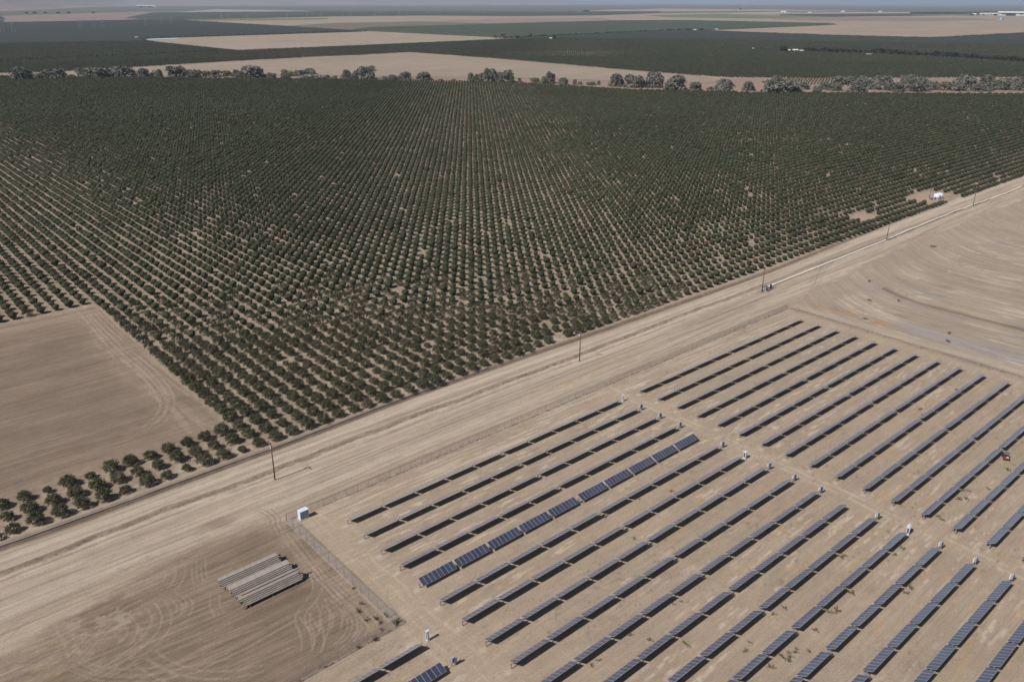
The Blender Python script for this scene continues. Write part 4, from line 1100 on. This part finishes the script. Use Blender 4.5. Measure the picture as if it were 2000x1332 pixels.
S_(2.857, 650, [(70,443,62,55,'g'),(130,443,64,52,'g'),(190,445,102,82,'g'),(10,445,30,20,'y'),(290,447,32,25,'g'),(335,447,62,30,'g'),(400,448,78,48,'g'),(505,450,102,52,'g'),(600,452,36,10,'y'),(672,453,30,12,'y'),(770,460,48,58,'g'),(797,461,60,36,'l'),(820,460,50,60,'g'),(870,462,86,85,'g'),(935,462,60,62,'g'),
 (975,462,86,76,'g'),(992,464,52,42,'l'),(1045,462,26,30,'b'),(1130,464,62,30,'y'),(1205,468,80,66,'b'),(1178,469,50,36,'l'),(1285,475,62,42,'g'),(1350,475,24,34,'g'),(1380,476,30,22,'b'),(1440,478,60,22,'y'),(1482,475,24,24,'g'),(1585,485,98,80,'g'),(1680,492,112,80,'g'),(1745,490,52,50,'g'),(1795,492,112,96,'g'),(1915,508,132,92,'g')])
S_(2.857, 1300, [(168,510,78,56,'g'),(250,505,40,20,'b'),(325,515,120,76,'g'),(465,508,76,56,'g'),(625,458,60,38,'g'),(640,522,180,76,'g'),(595,520,84,60,'g'),(700,520,90,62,'g'),(762,500,92,50,'g'),(745,515,50,26,'p'),(845,527,52,46,'g'),(885,502,56,46,'g'),(948,508,82,44,'g'),(985,475,92,54,'g'),(1040,470,70,44,'g'),
 (1075,522,112,68,'g'),(1105,480,90,56,'g'),(1160,502,92,70,'g'),(1225,478,104,54,'g'),(1245,507,62,42,'g'),(1300,515,72,56,'g'),(1350,470,72,56,'g'),(1400,512,112,68,'g'),(1430,485,92,56,'g'),(1480,505,72,54,'g'),(1560,507,64,52,'b'),(1530,500,40,30,'b'),(1640,510,92,66,'g'),(1690,492,120,70,'g'),(1745,512,72,42,'g'),
 (1795,512,72,50,'g'),(1800,475,84,52,'g'),(1870,505,84,56,'g'),(1905,482,94,48,'g'),(1960,507,92,62,'g'),(2000,480,80,46,'g')])
RT.sort(key=lambda t: t[0])
cnt = 0
for (x_, yb, w_, h_, kd) in RT:
    cnt += 1
    X, Y = G(x_, yb); D = math.hypot(X-CAM[0], Y-CAM[1]); sc = D/FPX
    rad = w_*sc*.5*1.1; hh = h_*sc
    r = empty('riverbed_tree' if kd in 'gbld' else 'riverbed_shrub', (X+rad*.35*math.cos(AZ), Y+rad*.35*math.sin(AZ), 0), random.uniform(0, 6.28)); r.scale = (rad, rad, hh/1.42)
    size = 'tall rounded' if hh > 17 else 'mid-sized' if hh > 9.5 else 'low'
    nm_ = 'tree' if kd in 'gbld' else 'shrub'
    tag(r, f'{size} {KN[kd]} {nm_}, {ordw(cnt)} from the left in the riverbed belt', nm_, 'trees and shrubs along the riverbed')
    link('trunk', bush_tr[cnt % 3], r); link('crown', bush_me[kd][cnt % len(bush_me[kd])], r)

def far_tree(x_, yb, w_, h_, kd, label):
    X, Y = G(x_, yb); sc = math.hypot(X-CAM[0], Y-CAM[1])/FPX
    r = empty('far_tree', (X, Y, .5), random.uniform(0, 6)); r.scale = (w_*sc*.55, w_*sc*.55, h_*sc/1.42); tag(r, label, 'tree')
    link('trunk', bush_tr[0], r); link('crown', bush_me[kd][0], r)
far_tree(1531, 102.5, 17, 13, 'd', 'black-green round tree beside the white farm sheds in the far orchard')
far_tree(984, 75.5, 22, 10, 'b', 'brownish bare-looking far tree at the right tip of the pale field')
far_tree(967, 75, 9, 7, 'b', 'small brownish far tree at the right tip of the pale field')
far_tree(1037, 75, 3.4, 10, 'd', 'slim dark cypress-like tree on the far orchard track')
far_tree(1032, 76, 8, 4, 'd', 'low dark shrubbery at the foot of the slim far tree')
far_tree(1083, 77, 8, 7, 'd', 'dark round tree beside the tiny white far house')
far_tree(1369, 61, 10, 5, 'd', 'low dark tree at the left tip of the far right field')
far_tree(1446, 19.5, 5, 3.4, 'd', 'tiny dark tree standing alone in the far plain')
far_tree(1144, 24.5, 13, 4, 'd', 'dark far clump of trees in the middle of the plain')
far_tree(1968, 31.5, 7, 4, 'd', 'dark tree in front of the long white shed')
far_tree(1898, 31, 6, 3.5, 'd', 'dark tree left of the small tan shed')
for k, (x_, w_) in enumerate(((52, 6), (68, 8), (88, 5), (114, 7), (135, 5), (182, 5))):
    far_tree(x_, 27.2, w_, 3.2, 'd', f'tiny dark tree at the foot of the far left hills, {ordw(k+1)} of a scattered line')
# tree lines on the far tracks
def tree_line(pix, step, h, label, kd='d'):
    P = [np.array(G(*p)) for p in pix]; pts = []
    for A, B in zip(P[:-1], P[1:]):
        L = np.linalg.norm(B-A); n = max(1, int(L/step)); pts += [A+(B-A)*(i+.5)/n for i in range(n)]
    pts = np.array(pts); S = np.full(len(pts), h/3.05)*rng.uniform(.8, 1.25, len(pts))
    v, t = scatter(pts[:, 0]+rng.normal(0, 1, len(pts)), pts[:, 1]+rng.normal(0, 1, len(pts)), S, np.zeros(len(pts))+.3, 26, 1.5, 3, 860, np.tile(np.array([[.034, .038, .030]]), (len(pts), 1))*rng.uniform(.8, 1.2, (len(pts), 1)))
    o = link('tree_line', np_mesh('tree_line', v, np.arange(len(v)).reshape(-1, 4), M_leafA, False, t)); tag(o, label, 'trees', kind='stuff')
tree_line([(1572, 103), (1700, 106.5), (1850, 113.5), (2040, 126.5)], 7, 9.5, 'dark line of trees along the farm track right of the white sheds')
tree_line([(1480, 98), (1530, 101)], 9, 4, 'faint dark tree line left of the round far tree')
tree_line([(985, 77), (1084, 73), (1200, 67.5), (1350, 60.3)], 10, 7.5, 'dark tree line along the far track in the middle distance')
tree_line([(0, 121), (150, 115), (300, 108), (462, 101)], 8, 4.5, 'dark edge line between two far left orchards')
tree_line([(350, 75), (560, 68), (720, 62.5)], 14, 5, 'dark orchard edge behind the pale field')
tree_line([(1778, 29), (1900, 28), (2010, 26)], 14, 13, 'thick dark grove left of the long white shed')
tree_line([(1778, 27), (1900, 26), (2010, 24.6)], 14, 12, 'second dark grove behind the long white shed')
tree_line([(1540, 27), (1600, 26.5), (1640, 27)], 30, 9, 'sparse far trees around the small white sheds')

# ------------------------------------------------------------------ far buildings, vehicles, pylons
def shed(x_, y_, w_, h_, label, wall=M_wall, depth=None, rz=None, name='farm_shed'):
    X, Y = G(x_, y_); sc = math.hypot(X-CAM[0], Y-CAM[1])/FPX; W_ = w_*sc; H_ = max(2.5, h_*sc); D_ = depth or W_*.45
    r = empty(name, (X, Y, .9), AZ-PI/2-math.atan((x_-1000)/FPX)+(rz or 0)); tag(r, label, 'building')
    b = MB(); b.box(-W_/2, 0, -1, W_/2, D_, H_*.68); b.build('wall', wall, r)
    b = MB(); e = .04*W_; z0, z1 = H_*.68, H_
    b.add([(-W_/2-e, -e, z0), (W_/2+e, -e, z0), (W_/2+e, D_+e, z0), (-W_/2-e, D_+e, z0), (-W_/2-e, D_/2, z1), (W_/2+e, D_/2, z1)], [(0, 1, 5, 4), (2, 3, 4, 5), (0, 4, 3), (1, 2, 5), (0, 3, 2, 1)])
    b.build('roof', M_roofw, r)
    b = MB(); b.box(-W_*.12, -.12, -1, W_*.12, -.02, H_*.5); b.build('door', M_glassd, r)
    for s in (-.32, .32):
        b = MB(); b.box(W_*s-W_*.06, -.12, H_*.25, W_*s+W_*.06, -.02, H_*.45); b.build('window', M_glassd, r)
shed(1977, 31.5, 38, 6, 'long white shed at the far right horizon'); shed(1944, 31, 20, 3.6, 'tan shed left of the long white one', M_tan)
shed(1921, 30.5, 11, 3.2, 'small tan-roofed shed in the far right field', M_tan); shed(1902, 30.3, 6, 2.6, 'smallest white shed in the far right field')
shed(1530, 26.5, 8, 3, 'white shed at the left end of the far green strip'); shed(1581, 27, 5, 2.2, 'tiny white shed among sparse far trees'); shed(1646, 24.6, 5, 2, 'tiny white building right of the sparse far trees')
shed(1719, 25, 5, 2, 'tiny white building in the middle of the far right plain')
shed(276, 14.8, 12, 3.2, 'white building group at the foot of the hills, left one'); shed(293, 15, 12, 3.0, 'white building group at the foot of the hills, right one'); shed(303, 15.5, 4, 2, 'tiny white hut right of the hill buildings')
shed(267, 77, 5, 3, 'tiny white pump house at the left tip of the pale field'); shed(313, 74.8, 7, 2, 'low white building behind the narrow water strip')
shed(1075.5, 77.6, 5, 2.4, 'tiny white house beside the dark round far tree')
shed(1541, 102, 4, 3.2, 'small white shed touching the black-green far tree'); shed(1553, 101.8, 9, 3.6, 'larger white shed right of the black-green far tree'); shed(1566, 102.6, 8, 2.8, 'low white shed at the start of the far tree line')
shed(1471, 97.5, 3, 2, 'lone tiny white hut in the far orchard'); shed(1697, 109, 8, 1.2, 'low white strip roof beside the far tree line')
def far_vehicle(x_, y_, w_, colr, label):
    X, Y = G(x_, y_); sc = math.hypot(X-CAM[0], Y-CAM[1])/FPX; W_ = w_*sc
    r = empty('parked_truck', (X, Y, .4), AZ-PI/2-math.atan((x_-1000)/FPX)); tag(r, label, 'truck')
    b = MB(); b.box(-W_/2, 0, 1.0, W_*.2, 2.6, 4.4); b.build('body', colr, r)
    b = MB(); b.box(W_*.24, .1, .8, W_/2, 2.5, 3.2); b.box(W_*.38, .05, 2.0, W_/2+.03, 2.55, 2.8, 1); b.build('cab', [colr, M_glassd], r)
    for s in (-.38, -.25, .38):
        b = MB(); b.tube([(W_*s, -.1, .5), (W_*s, .4, .5)], .5, 10); b.build('wheel', M_rubber, r)
for x_, y_, w_, c_, lb in ((1306.5, 62.2, 6, M_white, 'white truck at the left of the far row of parked trucks'), (1318, 61.7, 6.5, M_white, 'white truck left of the red one on the far track'),
                           (1337, 61.3, 7, M_red, 'red truck parked on the far orchard track'), (1358, 60.3, 6, M_white, 'white truck just left of the low dark far tree'), (1399, 59, 7, M_white, 'white trailer on the edge of the far right field')):
    far_vehicle(x_, y_, w_, c_, lb)
X, Y = G(1959, 39.5); sc = math.hypot(X-CAM[0], Y-CAM[1])/FPX
b = MB(); b.add([(-4*sc, 0, 0), (4*sc, 0, 0), (4*sc, 4*sc, 0), (-4*sc, 4*sc, 0), (-3*sc, .8*sc, 2.6*sc), (3*sc, .8*sc, 2.9*sc), (3*sc, 3*sc, 2.4*sc), (-3*sc, 3*sc, 2.7*sc)], [(0, 1, 5, 4), (1, 2, 6, 5), (2, 3, 7, 6), (3, 0, 4, 7), (4, 5, 6, 7)])
o = b.build('tarp_covered_pile', M_blue); o.location = (X, Y, .9); tag(o, 'pile under a bright blue tarp in the far right field', 'covered pile')

def pylon_mesh():
    b = MB(); t = .55
    for s in (-1, 1):
        b.tube([(s*7.5, 0, 0), (s*5.5, 0, 30), (s*5.5, 0, 42)], [t, t*.8, t*.6], 4)
        b.tube([(s*5.5, 0, 30), (0, 0, 38), (-s*5.5, 0, 30)], t*.45, 4)
    b.tube([(-13, 0, 36), (13, 0, 36)], t*.6, 4)
    return b.mesh('pylon_frame', M_pylon)
ME_py = pylon_mesh()
def ins_mesh():
    b = MB()
    for s in (-12, 0, 12): b.tube([(s, 0, 36), (s, 0, 32.5)], .3, 4)
    return b.mesh('insulator_string', M_pylon)
ME_in = ins_mesh()
PY = [(5, 66, 20), (28, 66, 20), (158, 58, 17), (185, 57, 17), (203, 57, 16), (286, 53.5, 15), (318, 51, 15), (336, 51, 15), (394, 50, 13), (434, 42, 11), (446, 41, 11), (485, 42, 10), (522, 38.5, 9.5), (537, 38.5, 9.5), (562, 40, 11), (600, 35.5, 10), (614, 35, 10), (628, 35, 9),
      (670, 33.5, 11), (685, 34, 12), (733, 32, 11), (742, 32, 11), (780, 31, 11), (795, 31, 11), (835, 29, 11), (860, 29, 10), (893, 26, 8), (945, 25, 7), (980, 23.5, 8)]
for k, (x_, yb, h_) in enumerate(PY):
    X, Y = G(x_, yb); sc = math.hypot(X-CAM[0], Y-CAM[1])/FPX
    r = empty('power_pylon', (X, Y, 0), math.radians(20)); s = h_*sc/42; r.scale = (s*.8, s, s)
    tag(r, f'thin grey power pylon, {ordw(k+1)} from the left in the far lines', 'power pylon', 'power pylons on the far plain')
    link('frame', ME_py, r); link('insulator', ME_in, r)

# hills at the upper left
def hills():
    n, m_ = 150, 26; V = []; 
    for i in range(n+1):
        q = i/n; px_ = -700+q*1950
        a = AZ-math.atan((px_-1000)/FPX)
        base = float(np.interp(px_, [-700, 0, 160, 300, 560, 800, 1000, 1250], [6500, 8600, 12500, 20500, 21500, 24000, 28000, 36000]))
        top = float(np.interp(px_, [-700, 0, 300, 500, 800, 1100, 1250], [560, 430, 420, 380, 290, 170, 10]))
        for k in range(m_+1):
            t = k/m_; D = base+t*9000
            z = top*(sstep(0, 1, np.array(t))**1.25)
            z = float(z)*(.8+.4*float(fbm(np.array([q*22.0]), np.array([t*5.0]), 500, 4)[0]))
            V.append((CAM[0]+D*math.cos(a), CAM[1]+D*math.sin(a), z+.9))
    F = [(i*(m_+1)+k, (i+1)*(m_+1)+k, (i+1)*(m_+1)+k+1, i*(m_+1)+k+1) for i in range(n) for k in range(m_)]
    V = np.array(V); T = np.array([.27, .20, .165])[None]*(.8+.4*fbm(V[:, 0]/900, V[:, 1]/900, 501, 3))[:, None]
    o = link('hills', np_mesh('hills', V, np.array(F), M_far, True, T)); tag(o, 'hazy pinkish bare hills on the left horizon', 'hills', kind='structure')
hills()

# ------------------------------------------------------------------ weeds and debris
def weed_mesh(seed, n, spread, tall, m_, sz_):
    R = np.random.default_rng(seed); stems = 9; az = R.uniform(0, 2*PI, stems); ln = R.uniform(.4, 1, stems)
    k = R.integers(0, stems, n); t = R.uniform(.1, 1, n)
    C = np.stack([np.cos(az[k])*ln[k]*t*spread, np.sin(az[k])*ln[k]*t*spread*.8, tall*np.sin(t*2.2)*R.uniform(.5, 1, n)], 1)+R.normal(size=(n, 3))*.05
    C[:, 2] = np.maximum(C[:, 2], .03)
    VV, FF = quads_to(leaf_quads(C, np.zeros((n, 3)), sz_)); return np_mesh('weed', VV, FF, m_)
W_g = [weed_mesh(s, 130, 1.0, .45, M_weed, .16) for s in range(5)]
W_b = [weed_mesh(s+20, 170, .9, .7, M_brush, .15) for s in range(4)]
weeds = [(1606, 1188), (1621, 1196), (1634, 1192), (1592, 1231), (1555, 1272), (1530, 1284), (1505, 1303), (1660, 1158), (1640, 1150), (1645, 1087), (1776, 1147), (1768, 1158), (1762, 1071), (1748, 1084), (1542, 1280),
         (1892, 960), (1887, 975), (1873, 975), (1880, 958), (1832, 1008), (1838, 1015), (1580, 1272), (1531, 1187), (1510, 1200), (1465, 1255), (1340, 1258), (1455, 1272), (1542, 1290), (1330, 1175), (1316, 1180),
         (1170, 1290), (1155, 1300), (1230, 1240), (1268, 1250), (1930, 955), (1980, 908), (1968, 918), (1310, 960), (1248, 975), (1238, 1052), (843, 1124), (1182, 1009), (1886, 868), (1804, 812), (1796, 800), (1842, 745), (1856, 752), (1868, 762), (1848, 790), (1815, 760)]
for k, (x_, y_) in enumerate(weeds):
    X, Y = G(x_, y_); j = int(-Y/RS)
    s = .55+.7*random.random() if 12 <= k < 40 or k > 44 else 1.0+.5*random.random()
    o = link('weed', W_g[k % 5], None, (X, Y, gz(X, Y)), (0, 0, random.uniform(0, 6))); s *= .85; o.scale = (s*1.15, s, s)
    blk = 'nearer' if X < 92 else 'farther'
    tag(o, f'sprawling dull green weed between the {ordw(j+1)} and {ordw(j+2)} solar rows of the {blk} block', 'weed', 'weeds between the solar rows')
deb = [(700, 1195, 1.2), (712, 1183, 1.0), (705, 1180, .9), (722, 1205, 1.3), (735, 1210, 1.2), (748, 1200, 1.0), (755, 1205, 1.2), (765, 1215, 1.4), (774, 1218, 1.5), (768, 1222, 1.1), (742, 1218, 1.0), (728, 1245, 1.5), (733, 1250, 1.2), (700, 1205, .8), (716, 1212, .9), (703, 1146, .7), (690, 1150, .8), (680, 1140, .7), (745, 1232, .8), (655, 1150, .5), (700, 1265, .9), (680, 1272, .9)]
for k, (x_, y_, s) in enumerate(deb[::2]+[(772, 1220, 1.2)]):
    X, Y = G(x_, y_); o = link('dry_brush', W_b[k % 4], None, (X, Y, gz(X, Y)), (0, 0, random.uniform(0, 6))); o.scale = (s, s, s)
    side = 'caught in the yard fence corner' if x_ > 740 else 'lying along the yard fence'
    tag(o, 'dark dry brush '+side, 'dry brush', 'dry brush along the yard fence')
# small dark clumps scattered in the right field
for k, (x_, y_) in enumerate([(1698, 551), (1820, 483), (1826, 483), (1755, 589), (1850, 668), (1689, 624), (1853, 652), (1697, 588)]):
    X, Y = G(x_, y_); o = link('dry_bush', W_b[k % 4], None, (X, Y, 0), (0, 0, k)); o.scale = (1.5, 1.5, 1.2)
    tag(o, 'small dark bush on the pale streaked field at the right', 'bush', 'small bushes on the right field')
# ragged dry growth along the low berm, the ditch and the fence foot
pts = []
for n_, ya, x0, x1, sp in ((230, 'b', -75, 150, .4), (50, 'b', 150, 420, .5), (200, 'd', -75, 400, .35), (300, 'f', -9, 190, .10), (110, 'r', 0, 1, .2), (90, 'w', -70, -9.6, .2)):
    for _ in range(n_):
        x = rng.uniform(x0, x1)
        if ya == 'b':
            x = x0+(x1-x0)*vn(np.array([rng.uniform(0, 900)]), np.array([.5]), 77)[0] if rng.random() < .3 else x
            y = 30.5+(fbm(np.array([x/14]), np.array([0.0]), 26)[0]-.5)*1.6+rng.normal(0, sp)
        elif ya == 'd': y = float(np.interp(x, [-59, 2, 45, 85, 129, 222, 351], [39.4, 39.6, 41.2, 40.8, 39.6, 38.6, 43.6]))-.5+rng.normal(0, sp)
        elif ya == 'f': y = 9.8+rng.normal(0, sp)
        elif ya == 'w': y = -32.9+rng.normal(0, sp)
        else: x, y = 191.8+rng.normal(0, .4), rng.uniform(-110, 9)
        pts.append((x, y, rng.uniform(.06, .26)))
pts = np.array(pts); Cc = []
for x, y, s in pts:
    n_ = 7; c = rng.normal(size=(n_, 3))*np.array([s*1.6, s*.8, s*.5]); c[:, 2] = np.abs(c[:, 2])+.03
    Cc.append(c+np.array([x, y, gz(x, y)]))
Cc = np.concatenate(Cc); VV, FF = quads_to(leaf_quads(Cc, np.zeros_like(Cc), .17))
o = link('dry_grass', np_mesh('dry_grass', VV, FF, M_brush)); tag(o, 'ragged dry grass tufts along the berm, ditch and fence foot', 'dry grass', kind='stuff')

# ------------------------------------------------------------------ haze
b = MB(); b.box(-62000, -62000, -2.0, 72000, 77000, 700)
mh = bpy.data.materials.new('haze'); mh.use_nodes = True; t = mh.node_tree; t.nodes.clear()
pv = t.nodes.new('ShaderNodeVolumePrincipled'); pv.inputs['Color'].default_value = (.66, .79, 1.0, 1); pv.inputs['Density'].default_value = 3.8e-5; pv.inputs['Anisotropy'].default_value = 0.0
om = t.nodes.new('ShaderNodeOutputMaterial'); t.links.new(pv.outputs[0], om.inputs['Volume'])
hz = b.build('haze', mh); tag(hz, 'pale blue distance haze over the whole plain', 'haze', kind='stuff')
scene.cycles.volume_bounces = 0
scene.cycles.max_bounces = 5
scene.cycles.transparent_max_bounces = 12
